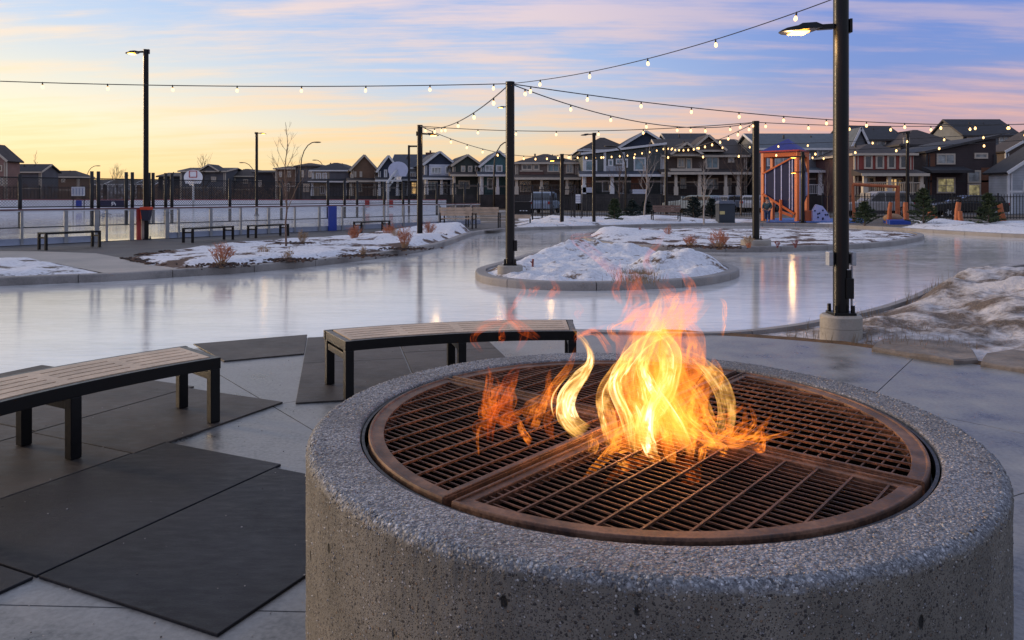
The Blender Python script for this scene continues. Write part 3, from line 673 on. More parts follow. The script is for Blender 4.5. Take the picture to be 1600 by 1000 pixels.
# four quadrant grates
A0 = 139.5; GR = .948; FW = .052; SW = .034; ZG = ZT-.006
def clip(seg, tests):
    """clip a 2d segment by convex half-planes (n, d): n.p>=d, and by a circle radius"""
    p, q = seg; t0, t1 = 0, 1; d = q-p
    for nrm, off in tests:
        a = nrm.dot(p)-off; b = nrm.dot(d)
        if abs(b) < 1e-9:
            if a < 0: return None
        else:
            t = -a/b
            if b > 0: t0 = max(t0, t)
            else: t1 = min(t1, t)
    r = GR-FW; A = d.dot(d); B = 2*p.dot(d); Cc = p.dot(p)-r*r; D = B*B-4*A*Cc
    if D <= 0: return None
    s_ = math.sqrt(D); t0 = max(t0, (-B-s_)/2/A); t1 = min(t1, (-B+s_)/2/A)
    if t1-t0 < 1e-3: return None
    return p+d*t0, p+d*t1
names = ['left', 'front', 'right', 'back']
for qi in range(4):
    # quadrant spans a..a+90
    a = A0+90*qi; e1 = Vector((math.cos(R(a)), math.sin(R(a)))); e2 = Vector((math.cos(R(a+90)), math.sin(R(a+90))))
    gap = .017
    root = thing('fire_grate', {0: 'left quarter of the rusted steel grate over the fire pit', 1: 'front quarter of the rusted steel grate nearest the camera', 2: 'right quarter of the rusted steel grate with open square mesh', 3: 'back quarter of the rusted steel grate behind the flames'}[qi], 'grate', (PC[0], PC[1], 0), 0, 'rusted quarter grates over the fire pit'); root.scale = (1, 1.04, 1)
    mb = MB(); n = 30
    g0 = math.degrees(math.asin(gap/GR)); pr = [(GR, ZG-.045), (GR, ZG), (GR-.002, ZG+.007), (GR-.010, ZG+.007), (GR-.012, ZG+.002), (GR-FW, ZG+.002), (GR-FW, ZG-.045)]
    rows = []
    for k in range(n+1):
        t = R(a+g0+(90-2*g0)*k/n); rows.append([(r*math.cos(t), r*math.sin(t), z_) for r, z_ in pr])
    m_ = len(pr); vs = [v for r in rows for v in r]; fs = [(i*m_+q, (i+1)*m_+q, (i+1)*m_+(q+1) % m_, i*m_+(q+1) % m_) for i in range(n) for q in range(m_)]
    fs += [tuple(range(m_)), tuple(n*m_+q for q in range(m_))[::-1]]; mb.add(vs, fs)
    for ea, eb in ((e1, e2), (e2, e1)):
        p = ea*.03+eb*(gap+SW/2); q = ea*(GR-.006)+eb*(gap+SW/2)
        mb.bar((p.x, p.y, ZG-.0215), (q.x, q.y, ZG-.0215), SW, .045)
        p = ea*.03+eb*(gap+.005); q = ea*(GR-.01)+eb*(gap+.005); mb.bar((p.x, p.y, ZG+.004), (q.x, q.y, ZG+.004), .008, .008)
    mb.build('frame', RUST, root, bevel=.002)
    dense, cross, sd_, scx = (e1, e2, .0305, .098) if qi % 2 == 0 else (e2, e1, .0305, .098)
    # all quarters but the right one share one bar direction
    main = Vector((math.cos(R(A0)), math.sin(R(A0)))); other = Vector((math.cos(R(A0+90)), math.sin(R(A0+90))))
    dd_, cc_ = (main, other)
    if qi == 2: dd_, cc_ = other, main; sd_, scx = .043, .062
    tests = [(e1, gap+SW), (e2, gap+SW)]
    m1 = MB(); m2 = MB()
    for fam, oth, st, wd, hh, zz, mm in ((dd_, cc_, sd_, .0044, .0045, ZG-.0075, m1), (cc_, dd_, scx, .0065, .0065, ZG-.0035, m2)):
        k = -int(1/st)
        while k*st < 1:
            o_ = oth*(k*st+.012); s_ = clip((o_-fam*1.2, o_+fam*1.2), tests)
            if s_: mm.bar((s_[0].x, s_[0].y, zz), (s_[1].x, s_[1].y, zz), wd, hh)
            k += 1
    m1.build('bearing_bars', RUSTD, root); m2.build('cross_rods', RUSTD, root)

# ------------------------------------------------------------------ fire
def m_flame():
    m, nt, b, out = newmat('flame'); nt.nodes.remove(b)
    uv = nt.nodes.new('ShaderNodeUVMap'); uv.uv_map = 'uv'; s = nt.nodes.new('ShaderNodeSeparateXYZ'); nt.links.new(uv.outputs[0], s.inputs[0])
    u_, v_ = s.outputs[0], s.outputs[1]
    at = nt.nodes.new('ShaderNodeAttribute'); at.attribute_name = 'tint'; sa = nt.nodes.new('ShaderNodeSeparateColor'); nt.links.new(at.outputs['Color'], sa.inputs[0])
    inten, seed, heat = sa.outputs
    cb = nt.nodes.new('ShaderNodeCombineXYZ'); nt.links.new(mth(nt, 'MULTIPLY', u_, 2.6), cb.inputs[0]); nt.links.new(mth(nt, 'MULTIPLY', v_, 1.1), cb.inputs[1]); nt.links.new(mth(nt, 'MULTIPLY', seed, 40), cb.inputs[2])
    wz = noi(nt, cb.outputs[0], 1.3, 3, .5)
    n1 = noi(nt, cb.outputs[0], 1.5, 3, .55)
    cb2 = nt.nodes.new('ShaderNodeCombineXYZ'); nt.links.new(mth(nt, 'ADD', mth(nt, 'MULTIPLY', u_, 2.2), mth(nt, 'MULTIPLY', wz, 3.2)), cb2.inputs[0]); nt.links.new(mth(nt, 'MULTIPLY', v_, .9), cb2.inputs[1]); nt.links.new(mth(nt, 'MULTIPLY', seed, 17), cb2.inputs[2])
    n2 = noi(nt, cb2.outputs[0], 1.3, 2.5, .5)
    rid = mth(nt, 'POWER', mth(nt, 'SUBTRACT', 1.0, mth(nt, 'MULTIPLY', mth(nt, 'ABSOLUTE', mth(nt, 'SUBTRACT', n2, .5)), 3.2), clamp=True), 7.0)
    rid1 = mth(nt, 'POWER', mth(nt, 'SUBTRACT', 1.0, mth(nt, 'MULTIPLY', mth(nt, 'ABSOLUTE', mth(nt, 'SUBTRACT', n1, .47)), 3.0), clamp=True), 5.0)
    # ragged soft edges: distance to the ribbon side, eaten by noise
    ed = mth(nt, 'MINIMUM', u_, mth(nt, 'SUBTRACT', 1.0, u_))
    edn = mth(nt, 'SUBTRACT', ed, mth(nt, 'MULTIPLY', mth(nt, 'SUBTRACT', wz, .22), .55))
    body = ramp(nt, edn, [(0.0, 0.0), (.10, .7), (.5, 1.0)])
    rim = ramp(nt, edn, [(0.0, 0.0), (.03, 1.0), (.12, .12), (.3, 0.0)])
    vf = mth(nt, 'MULTIPLY', ramp(nt, mth(nt, 'ADD', v_, mth(nt, 'MULTIPLY', mth(nt, 'SUBTRACT', n2, .5), .25)), [(0, 0.0), (.22, 1.0)]), ramp(nt, v_, [(.55, 1.0), (1, 0.0)]))
    soft = mth(nt, 'MULTIPLY', body, ramp(nt, n1, [(.32, .10), (.65, .62)]))
    tot = mth(nt, 'ADD', mth(nt, 'ADD', soft, mth(nt, 'MULTIPLY', rim, .42)), mth(nt, 'MULTIPLY', body, mth(nt, 'ADD', mth(nt, 'MULTIPLY', rid, .75), mth(nt, 'MULTIPLY', rid1, .12))))
    cb3 = nt.nodes.new('ShaderNodeCombineXYZ'); nt.links.new(mth(nt, 'ADD', mth(nt, 'MULTIPLY', u_, 2.4), mth(nt, 'MULTIPLY', wz, 1.6)), cb3.inputs[0]); nt.links.new(mth(nt, 'MULTIPLY', v_, 3.2), cb3.inputs[1]); nt.links.new(mth(nt, 'MULTIPLY', seed, 29), cb3.inputs[2])
    torn = ramp(nt, noi(nt, cb3.outputs[0], 1.7, 4, .6), [(.40, .10), (.56, 1.0)], 'EASE')
    tot = mth(nt, 'MULTIPLY', tot, mth(nt, 'ADD', torn, mth(nt, 'MULTIPLY', mth(nt, 'SUBTRACT', 1.0, torn), mth(nt, 'MULTIPLY', heat, .30))))
    tot = mth(nt, 'MULTIPLY', mth(nt, 'MULTIPLY', tot, vf), inten)
    hv = mth(nt, 'ADD', mth(nt, 'MULTIPLY', heat, .62), mth(nt, 'MULTIPLY', tot, .36))
    cr_ = ramp(nt, hv, [(0, (1, .10, .012)), (.25, (1, .20, .018)), (.5, (1, .34, .04)), (.72, (1, .52, .12)), (1, (1, .80, .46))])
    em = nt.nodes.new('ShaderNodeEmission'); nt.links.new(cr_, em.inputs[0]); nt.links.new(mth(nt, 'MULTIPLY', tot, 1.75), em.inputs[1])
    tr = nt.nodes.new('ShaderNodeBsdfTransparent')
    ta = mth(nt, 'SUBTRACT', 1.0, mth(nt, 'MULTIPLY', mth(nt, 'MINIMUM', tot, 1.0), .55))
    cc = nt.nodes.new('ShaderNodeCombineColor'); [nt.links.new(ta, cc.inputs[k]) for k in range(3)]; nt.links.new(cc.outputs[0], tr.inputs[0])
    ad = nt.nodes.new('ShaderNodeAddShader'); nt.links.new(em.outputs[0], ad.inputs[0]); nt.links.new(tr.outputs[0], ad.inputs[1]); nt.links.new(ad.outputs[0], out.inputs[0])
    m.cycles.emission_sampling = 'NONE'
    return m
FLM = m_flame()
fire = thing('fire', 'tall orange and yellow gas flames rising from the centre of the fire pit grate', 'fire', (PC[0], PC[1]-.25, ZG+.01))
def flame(pts, ws, inten, heat, depth=2.5, twist=.3, seed=0.0, lean=.0):
    """ribbon of burning gas: centreline in metres (x, z) from its foot, half widths, swept through depth"""
    S = 480.0; C3 = [Vector(((px-800)/S-PC[0]*1.0, 0, 1.55-(py-305)/S-(ZG+.01))) for px, py in pts]
    C3 = [Vector(p) for p in smoothline([tuple(p) for p in C3], 10)]
    n = len(C3); W = []
    for i in range(n):
        t = i/(n-1)*(len(ws)-1); k = min(int(t), len(ws)-2); q = t-k; q = q*q*(3-2*q); W.append((ws[k]*(1-q)+ws[k+1]*q)/S)
    mu = 14; vs = []; uvs = []; rr = random.Random(seed*1000+5)
    ph = rr.uniform(0, 6.28); y0 = depth-(PC[1]-.25)
    for i in range(n):
        d = (C3[min(i+1, n-1)]-C3[max(i-1, 0)]).normalized(); t = i/(n-1)
        side = Vector((d.z, 0, -d.x)); side = (side*math.cos(twist*math.sin(ph+t*3))+Vector((0, 1, 0))*math.sin(twist*math.sin(ph+t*3))).normalized()
        for k in range(mu+1):
            s_ = k/mu*2-1; cv = (1-s_*s_)*W[i]*.55
            sc2 = 1.0
            p = C3[i]+side*s_*W[i]+Vector((0, cv*(1 if rr else 1), 0))+Vector((0, y0+.05*math.sin(ph+t*4)+lean*t, 0))
            vs.append(tuple(p)); uvs.append((k/mu, t))
    fs = [(i*(mu+1)+k, i*(mu+1)+k+1, (i+1)*(mu+1)+k+1, (i+1)*(mu+1)+k) for i in range(n-1) for k in range(mu)]
    mb = MB(); mb.add(vs, fs); o = mb.build('flame', FLM, fire, smooth=True, fixn=False)
    me = o.data; ul = me.uv_layers.new(name='uv'); ca = me.color_attributes.new('tint', 'FLOAT_COLOR', 'POINT')
    for lp in me.loops: ul.data[lp.index].uv = uvs[lp.vertex_index]
    for v_ in ca.data: v_.color = (inten, seed, heat, 1)
    return o
FL = [
 # core tongues
 ([(1010, 705), (1000, 650), (985, 600), (1000, 550), (1030, 500), (1040, 455)], [26, 34, 40, 34, 22, 4], 1.15, .72, 2.50, .3),
 ([(1000, 715), (1012, 660), (1040, 610), (1045, 560), (1020, 515), (1000, 470)], [20, 30, 36, 34, 24, 3], 1.15, .8, 2.44, .4),
 ([(1060, 700), (1050, 650), (1030, 600), (1040, 545), (1075, 500), (1115, 470)], [36, 42, 44, 38, 30, 5], .8, .45, 2.56, .3),
 ([(1100, 695), (1085, 650), (1060, 600), (1050, 540), (1060, 490), (1030, 440)], [30, 36, 32, 30, 24, 3], .7, .42, 2.52, .5),
 ([(960, 700), (950, 660), (945, 620), (965, 580), (990, 545), (985, 505)], [16, 22, 24, 20, 14, 2], 1.1, .8, 2.46, .4),
 ([(985, 700), (975, 650), (958, 600), (975, 560), (1010, 520), (1060, 505)], [10, 16, 20, 20, 14, 2], 1.2, .9, 2.42, .3),
 ([(1020, 712), (1010, 690), (1000, 655), (1005, 610), (1020, 570)], [10, 17, 20, 15, 3], 1.5, 1.0, 2.40, .2),
 ([(1075, 700), (1050, 655), (1020, 610), (1003, 570), (1000, 540)], [12, 20, 22, 16, 3], 1.3, .9, 2.43, .3),
 ([(1120, 692), (1095, 670), (1060, 640), (1040, 600), (1045, 560)], [14, 22, 24, 18, 4], .9, .55, 2.46, .3),
 ([(1000, 700), (1025, 640), (1070, 590), (1085, 540), (1070, 505), (1085, 460)], [20, 30, 40, 36, 24, 3], .6, .4, 2.6, .4),
 # left curl
 ([(915, 675), (890, 655), (880, 620), (900, 585), (921, 560), (915, 535), (893, 512)], [22, 23, 25, 20, 10, 5, 2], 1.5, .95, 2.47, .35),
 ([(905, 672), (878, 640), (884, 606), (912, 580), (920, 550), (897, 520)], [14, 16, 14, 10, 5, 2], 1.2, .95, 2.45, .2),
 # right arch
 ([(1118, 680), (1128, 645), (1122, 605), (1098, 575), (1065, 555), (1040, 560)], [16, 19, 20, 18, 12, 3], .85, .92, 2.50, .3),
 ([(1110, 670), (1105, 635), (1085, 605), (1060, 590)], [8, 12, 12, 3], .55, .80, 2.47, .3),
 # upper pinkish veil
 ([(1000, 560), (1020, 520), (1060, 495), (1100, 480), (1115, 462)], [40, 52, 46, 32, 6], .42, .28, 2.62, .3),
 ([(985, 520), (1005, 480), (1000, 450), (990, 425)], [26, 30, 20, 3], .30, .22, 2.6, .3),
 ([(1130, 528), (1139, 505), (1135, 478), (1118, 462)], [3, 5, 6, 1], .7, .5, 2.5, .2),
 ([(1090, 520), (1078, 480), (1085, 450), (1070, 425)], [12, 16, 12, 2], .35, .3, 2.55, .3),
 ([(1045, 500), (1050, 470), (1062, 455)], [6, 8, 1], .6, .5, 2.5, .3),
 ([(960, 560), (940, 530), (915, 525), (898, 530)], [12, 10, 6, 1], .5, .3, 2.55, .3),
 ([(975, 545), (960, 520), (985, 500), (1020, 478)], [8, 10, 8, 1], .5, .35, 2.55, .3),
 # thin high wisps
 ([(1010, 470), (970, 430), (935, 400), (905, 378), (940, 372), (965, 362)], [10, 16, 14, 8, 5, 1], .16, .1, 2.7, .3),
 ([(1060, 460), (1030, 420), (1045, 385), (1060, 352)], [10, 12, 9, 1], .14, .1, 2.7, .4),
 # left low embers
 ([(800, 684), (785, 650), (795, 610), (815, 580)], [18, 24, 17, 2], .26, .08, 2.6, .3),
 ([(835, 685), (842, 655), (852, 628), (862, 600)], [12, 12, 8, 1], .75, .35, 2.55, .3),
 ([(765, 700), (770, 660), (790, 640), (800, 600)], [8, 12, 10, 1], .3, .05, 2.6, .3),
 ([(750, 700), (746, 680), (754, 655)], [2, 4, 1], .45, .4, 2.45, .2),
 ([(830, 690), (815, 680), (808, 655)], [12, 9, 1], .6, .3, 2.52, .3),
 # left back arcs
 ([(745, 600), (727, 575), (745, 550), (800, 530), (845, 540)], [5, 9, 12, 12, 2], .22, .12, 2.95, .3),
 ([(850, 570), (820, 550), (795, 525), (775, 490)], [8, 14, 12, 1], .22, .12, 2.9, .3),
 # right low spikes
 ([(1120, 692), (1150, 685), (1185, 668), (1214, 648)], [12, 12, 8, 1], .65, .35, 2.5, .2),
 ([(1150, 698), (1165, 670), (1172, 650), (1168, 628)], [8, 9, 6, 1], .6, .35, 2.5, .3),
 ([(1100, 705), (1130, 690), (1145, 672), (1150, 655)], [12, 12, 8, 1], .9, .5, 2.48, .3),
 ([(1135, 705), (1120, 690), (1100, 672), (1085, 655)], [6, 9, 8, 1], .8, .5, 2.45, .3),
 # spill along the grate toward the front left
 ([(985, 690), (955, 698), (925, 712), (900, 728)], [16, 14, 9, 1], .8, .42, 2.42, .2),
 ([(1010, 700), (985, 712), (960, 722), (930, 735)], [12, 12, 9, 1], .4, .2, 2.38, .2),
 ([(1060, 702), (1065, 715), (1060, 725), (1050, 735)], [26, 22, 14, 2], .35, .15, 2.38, .2),
]
rf = random.Random(21)
for k in range(38):          # small licks along the burner
    bx_ = rf.gauss(1035, 52); by_ = rf.uniform(676, 712); hh_ = rf.uniform(22, 95)*(1 if abs(bx_-1035) < 60 else .55); dx_ = rf.uniform(-26, 26)
    FL.append(([(bx_, by_), (bx_+dx_*.2+rf.uniform(-8, 8), by_-hh_*.35), (bx_+dx_*.7+rf.uniform(-10, 10), by_-hh_*.7), (bx_+dx_, by_-hh_)], [rf.uniform(4, 9), rf.uniform(8, 17), rf.uniform(5, 10), 1], rf.uniform(.35, .9), rf.uniform(.2, .7), rf.uniform(2.36, 2.62), .5))
for k in range(16):          # torn sheets filling the heart of the fire
    bx_ = rf.gauss(1035, 30); by_ = rf.uniform(610, 705); hh_ = rf.uniform(60, 130); dx_ = rf.uniform(-35, 40)
    FL.append(([(bx_, by_), (bx_+dx_*.2+rf.uniform(-15, 15), by_-hh_*.35), (bx_+dx_*.7+rf.uniform(-15, 15), by_-hh_*.7), (bx_+dx_, by_-hh_)], [rf.uniform(8, 16), rf.uniform(16, 30), rf.uniform(12, 22), 2], rf.uniform(.35, .7), rf.uniform(.25, .75), rf.uniform(2.4, 2.62), .8))
for k in range(14):          # embers of orange gas licking over the left quarter
    bx_ = rf.uniform(745, 870); by_ = rf.uniform(660, 705); hh_ = rf.uniform(30, 100); dx_ = rf.uniform(-10, 45)
    FL.append(([(bx_, by_), (bx_+rf.uniform(-12, 12), by_-hh_*.35), (bx_+dx_*.6+rf.uniform(-10, 10), by_-hh_*.7), (bx_+dx_, by_-hh_)], [rf.uniform(6, 14), rf.uniform(10, 20), rf.uniform(6, 12), 1], rf.uniform(.18, .42), rf.uniform(.15, .42), rf.uniform(2.45, 2.75), .6))
for k in range(8):           # licks trailing to the right
    bx_ = rf.uniform(1120, 1170); by_ = rf.uniform(672, 700); dx_ = rf.uniform(15, 60); hh_ = rf.uniform(20, 55)
    FL.append(([(bx_, by_), (bx_+dx_*.3, by_-hh_*.2), (bx_+dx_*.7, by_-hh_*.6), (bx_+dx_, by_-hh_)], [8, 10, 6, 1], rf.uniform(.4, .7), rf.uniform(.15, .4), rf.uniform(2.42, 2.6), .5))
for k in range(12):          # thin wisps over the back quarter and above the fire
    bx_ = rf.uniform(760, 1080); by_ = rf.uniform(470, 590); dx_ = rf.uniform(-60, 60); hh_ = rf.uniform(20, 90)
    FL.append(([(bx_, by_), (bx_+dx_*.3+rf.uniform(-20, 20), by_-hh_*.3), (bx_+dx_*.6+rf.uniform(-20, 20), by_-hh_*.6), (bx_+dx_, by_-hh_)], [4, 12, 9, 1], rf.uniform(.10, .28), rf.uniform(.02, .2), rf.uniform(2.6, 2.9), .6))
for k in range(11):          # broad thin veils of burning gas
    bx_ = rf.uniform(985, 1085); dx_ = rf.uniform(-30, 40)
    FL.append(([(bx_, 716), (bx_+rf.uniform(-15, 15), 660), (bx_+dx_*.4, 600), (bx_+dx_*.8, 540), (bx_+dx_, rf.uniform(470, 500))], [38, 58, 50, 34, 5], .42, .30, rf.uniform(2.45, 2.65), .5))
for i, (pts, ws, it, ht, dp, tw) in enumerate(FL): flame(pts, ws, it, ht, dp, tw, (i*.377) % 1.0)
def plight(name, loc, e, c, r=.1):
    l = bpy.data.lights.new(name, 'POINT'); l.energy = e; l.color = c; l.shadow_soft_size = r
    o = bpy.data.objects.new(name, l); C.objects.link(o); o.location = loc; return o
plight('fire_light', (PC[0]+.05, PC[1]-.2, ZG+.12), 17, (1, .42, .12), .14)
plight('ember_light', (PC[0]+.03, PC[1]-.2, ZG-.12), .3, (1, .30, .06), .15)

# ------------------------------------------------------------------ posts, lamps, string lights
def luminaire(root, sgn, zh, x0=.0, L=.45, lens=LAMPG, mount=.07):
    """flat tapered area-light head on a short arm; sgn -1 left, +1 right"""
    g = sgn
    mb = MB(); mb.bar((g*mount, 0, zh+.045), (g*(mount+.17), 0, zh+.035), .07, .055); mb.box((-g*(mount+.012), 0, zh+.05), (.03, .09, .15)); mb.build('arm', BLK, root, bevel=.004)
    mb = MB(); a = mount+.13; secs = [(a, .075, .028, .055), (a+.10, .15, .0, .07), (a+.25, .16, -.012, .058), (a+L-.16, .15, -.022, .036), (a+L-.05, .11, -.022, .016), (a+L, .05, -.018, -.004)]
    vs = []
    for xx, hw, zb, zt in secs: vs += [(g*xx, -hw, zh+zb), (g*xx, hw, zh+zb), (g*xx, hw*.82, zh+zt), (g*xx, -hw*.82, zh+zt)]
    fs = [(i*4+k, (i+1)*4+k, (i+1)*4+(k+1) % 4, i*4+(k+1) % 4) for i in range(len(secs)-1) for k in range(4)]+[(0, 1, 2, 3), tuple(len(vs)-4+k for k in range(4))]
    mb.add(vs, fs); hd = mb.build('lamp_head', BLK, root, bevel=.004)
    mb = MB(); mb.box((g*(a+.25), 0, zh-.024), (.17, .20, .012)); mb.build('lens', lens, hd)
def light_post(label, px, base_py, zb, r, top_py, foot=None, head=None, extras=False, name='light_post', grp=None, lit=15, segs=None):
    x, y = G(px, base_py, zb); zt = PZ(top_py, y)
    root = thing(name, label, 'light post', (x, y, zb), 0, grp)
    z0 = 0
    if foot:
        fr, fh = foot; mb = MB(); mb.lathe([(0, -.15), (fr, -.15), (fr, fh*.45), (fr-.006, fh*.46), (fr-.006, fh*.49), (fr, fh*.5), (fr, fh-.02), (fr-.02, fh), (0, fh)], 40)
        mb.build('footing', BASEC, root, smooth='auto'); z0 = fh
    mb = MB(); mb.cyl(0, 0, z0+.02, zt-zb, r, r*.97, 20); mb.cyl(0, 0, zt-zb, zt-zb+.015, r*1.04, r*1.0, 20); pole = mb.build('pole', BLK, root, smooth='auto')
    mb = MB(); s_ = r*2.9; mb.box((0, 0, z0+.0145), (s_, s_, .028)); mb.build('base_plate', BLK, root, bevel=.003)
    for sx in (-1, 1):
        for sy in (-1, 1):
            mb = MB(); mb.cyl(sx*s_*.38, sy*s_*.38, z0+.029, z0+.105, .022, .02, 10); mb.build('bolt_cap', BLK, root)
    for sgn, py, kind in (head or ()):
        luminaire(root, sgn, PZ(py, y)-zb, mount=r, lens=LAMPG if kind else M('unlit_lens', (.3, .3, .3), .3))
        if kind: 
            l = plight('lamp_light', (x+sgn*(r+.45), y, PZ(py, y)-.12), lit, (1, .62, .26), .12)
    return root, x, y, zt
PR, rx, ry, rz_ = light_post('tall thick black light post at right with outlet boxes and lamp head reaching left', 1314, 530, -.01, .082, -70, (.215, .27), [(-1, 48, 1)], lit=22)
# outlet boxes, conduit and access plate on the near post
for sx in (-1, 1):
    z_ = PZ(404, ry)+.01
    mb = MB(); mb.box((sx*.125, 0, z_), (.05, .10, .15)); bx_ = mb.build('outlet_cover', M('clear_outlet_cover', (.40, .42, .44), .25, 0, .1), PR, bevel=.01)
    mb = MB(); mb.box((sx*.092, 0, z_), (.02, .06, .10)); mb.build('outlet_box', BLK, bx_)
mb = MB(); mb.tube([(.103, -.03, .30), (.103, -.03, .62), (.11, -.02, PZ(404, ry)-.07)], .012, 8); mb.build('conduit', GALV, PR)
mb = MB(); mb.box((.055, -.075, PZ(430, ry)+.02), (.05, .02, .11)); mb.build('access_plate', BLK, PR, bevel=.003)
mb = MB(); mb.box((.05, -.078, PZ(425, ry)+.03), (.035, .012, .035)); mb.build('small_tag', M('white_tag', (.6, .6, .6), .5), PR)
mb = MB(); mb.box((.06, -.05, PZ(448, ry)), (.085, .09, .22)); mb.build('junction_box', BLK, PR, bevel=.006)
PCn, cx_, cy_, cz_ = light_post('central black string light post on a round footing beside the near snow island', 797, 436, .0, .084, 129, (.235, .26))
mb = MB(); mb.box((.10, -.02, .62), (.06, .09, .20)); mb.build('junction_box', BLK, PCn, bevel=.006)
PL, lx, ly, lz = light_post('black post with lamp arm to the right standing in the shrub bed', 656, 369, .1, .10, 196, None, [(1, 211, 1)], lit=18)
P2, p2x, p2y, p2z = light_post('black string light post on a square footing in the far snow island', 1181, 386, .06, .10, 190, (.42, .22))
P3, p3x, p3y, p3z = light_post('post with amber lamp head to the left before the taupe house with hip roof', 878, 351, .1, .10, 241, None, [(-1, 251, 1)])
P4, p4x, p4y, p4z = light_post('slim post with unlit flat lamp head before the grey green house', 928, 350, .1, .09, 208, None, [(-1, 211, 0)])
P5, p5x, p5y, p5z = light_post('slim black post without a lamp before the brown craftsman house', 1041, 344, .1, .09, 228)
P6, p6x, p6y, p6z = light_post('tall lamp post with an orange bin strapped to it beside the rink gates', 228, 374, .1, .085, 78, None, [(-1, 83, 1)])
P7, *_ = light_post('far slim lamp post left of the bare sapling', 401, 337, .1, .10, 207, None, [(1, 209, 1)], lit=5)
P8, *_ = light_post('lamp post behind the big string light post, head peeking out on its left', 795, 345, .1, .08, 165, None, [(-1, 168, 1)])
P9, *_ = light_post('slim dark post before the red house at the right', 1418, 347, .1, .09, 206, None, [(-1, 208, 0)])
P10, *_ = light_post('dark lamp post rising in front of the orange playground tower', 1254, 348, .1, .10, 238, None, [(-1, 246, 1), (-1, 270, 1)])
# bin strapped to the tall lamp post
bx, by = P6.location.x, P6.location.y
t = thing('waste_bin', 'orange lidded bin hanging on the tall lamp post beside the rink gates', 'bin', (bx+.09, by-.16, .72))
mb = MB(); mb.add([(-.10, -.09, 0), (.10, -.09, 0), (.10, .09, 0), (-.10, .09, 0), (-.14, -.12, .36), (.14, -.12, .36), (.14, .12, .36), (-.14, .12, .36)], [(0, 3, 2, 1), (4, 5, 6, 7), (0, 1, 5, 4), (1, 2, 6, 5), (2, 3, 7, 6), (3, 0, 4, 7)])
mb.build('body', M('charcoal_plastic', (.03, .035, .06), .5, 0, .1), t, bevel=.01)
mb = MB(); mb.box((0, 0, .40), (.32, .27, .10)); mb.build('lid', M('red_orange_plastic', (.75, .07, .02), .45, 0, .1), t, bevel=.01)
mb = MB(); mb.box((-.13, 0, .22), (.05, .2, .34)); mb.build('bracket', M('red_orange_plastic', (.75, .07, .02)), t)

def cobra(label, px, base_d, top_py, sgn=1, reach=22):
    x = PX(px, base_d); zt = PZ(top_py, base_d); root = thing('street_light', label, 'street light', (x, base_d, .1))
    h = zt-.1; rr = reach*base_d/1200; mb = MB()
    pts = [(0, 0, 0), (0, 0, h*.62)]+[(sgn*rr*(1-math.cos(a)), 0, h*.62+(h*.38)*math.sin(a)) for a in (R(20), R(40), R(60), R(78), R(90))]
    mb.tube(pts, [.10, .08]+[.06]*5, 8); mb.build('pole', M('weathered_pole', (.07, .06, .05), .5, .3), root, smooth=True)
    mb = MB(); mb.sphere((sgn*(rr+.3), 0, h-.02), 1, 8, 5, (.5, .16, .09)); mb.build('lamp_head', M('weathered_pole', (.07, .06, .05)), root, smooth=True)
cobra('curved street light rising behind the bare sapling', 470, 95, 222)
cobra('curved street light just left of the big string light post', 772, 80, 222, 1, 20)
cobra('curved street light before the grey green house with balcony', 978, 66, 228, -1, 20)
cobra('small distant curved street light left of the brown gabled houses', 398, 140, 254, -1, 18)
cobra('tiny distant street light left of the hoop in the rink', 135, 150, 259, 1, 16)
cobra('curved street light over the cream houses behind the rink', 508, 150, 250, -1, 14)
xq = PX(639, 62); t = thing('street_light', 'square armed light pole behind the shrub bed post', 'street light', (xq, 62, .1))
mb = MB(); zq = PZ(227, 62)-.1; mb.box((0, 0, zq/2), (.16, .16, zq)); mb.build('pole', BLK, t); mb = MB(); mb.box((.45, 0, zq-.08), (1.0, .3, .12)); mb.build('lamp_head', BLK, t)

WIRE = M('black_cable', (.012, .012, .012), .5, 0, .1, 2, 0)
def bulb_meshes():
    mb = MB(); mb.cyl(0, 0, -.062, 0, .019, .016, 10); mb.cyl(0, 0, 0, .018, .009, .006, 6); s_ = mb.build('socket', BLKF)
    mb = MB(); mb.lathe([(.0, -.16), (.014, -.157), (.027, -.143), (.034, -.12), (.031, -.098), (.020, -.075), (.014, -.062), (0, -.062)], 14); b_ = mb.build('bulb', BULB, smooth=True)
    a = s_.data; b = b_.data; bpy.data.objects.remove(s_); bpy.data.objects.remove(b_); return a, b
SM, BM = bulb_meshes()
def string(label, A, B, sag, sp=1.2, first=.45, r=.008, scale=1.0, clipx=1.0):
    scale *= .72
    A, B = Vector(A), Vector(B); L = (B-A).length; n = 40
    root = thing('string_lights', label, 'string lights', tuple(A), 0, 'bulb strings hung between the posts')
    f = lambda t: A.lerp(B, t)+Vector((0, 0, -4*sag*t*(1-t)))
    mb = MB(); mb.tube([f(k/n)-A for k in range(n+1)], r, 5); mb.build('cable', WIRE, root, smooth=True)
    s_ = first
    while s_ < L-.1:
        p = f(s_/L)
        if p.y > .5 and -1.1 < p.x/p.y/.6667 < 1.12:
            bo = bpy.data.objects.new('bulb', BM); C.objects.link(bo); bo.parent = root; bo.location = p-A; bo.scale = (scale,)*3
            bo.rotation_euler = (rng.uniform(-.12, .12), rng.uniform(-.12, .12), 0)
            so_ = bpy.data.objects.new('socket', SM); C.objects.link(so_); so_.parent = bo
        s_ += sp
    return root
def PP(px, py, d): return (PX(px, d), d, PZ(py, d))
CA = (cx_, cy_, cz_-.02); LB = (lx, ly, lz-.02); RB = (p2x, p2y, p2z-.02); TB = (p3x, p3y, p3z-.02); FB = (p5x, p5y, p5z-.02)
string('string of bulbs running level from the central post out of the left edge', CA, PP(-75, 124, 14.0), .085, 1.178, .30, .009)
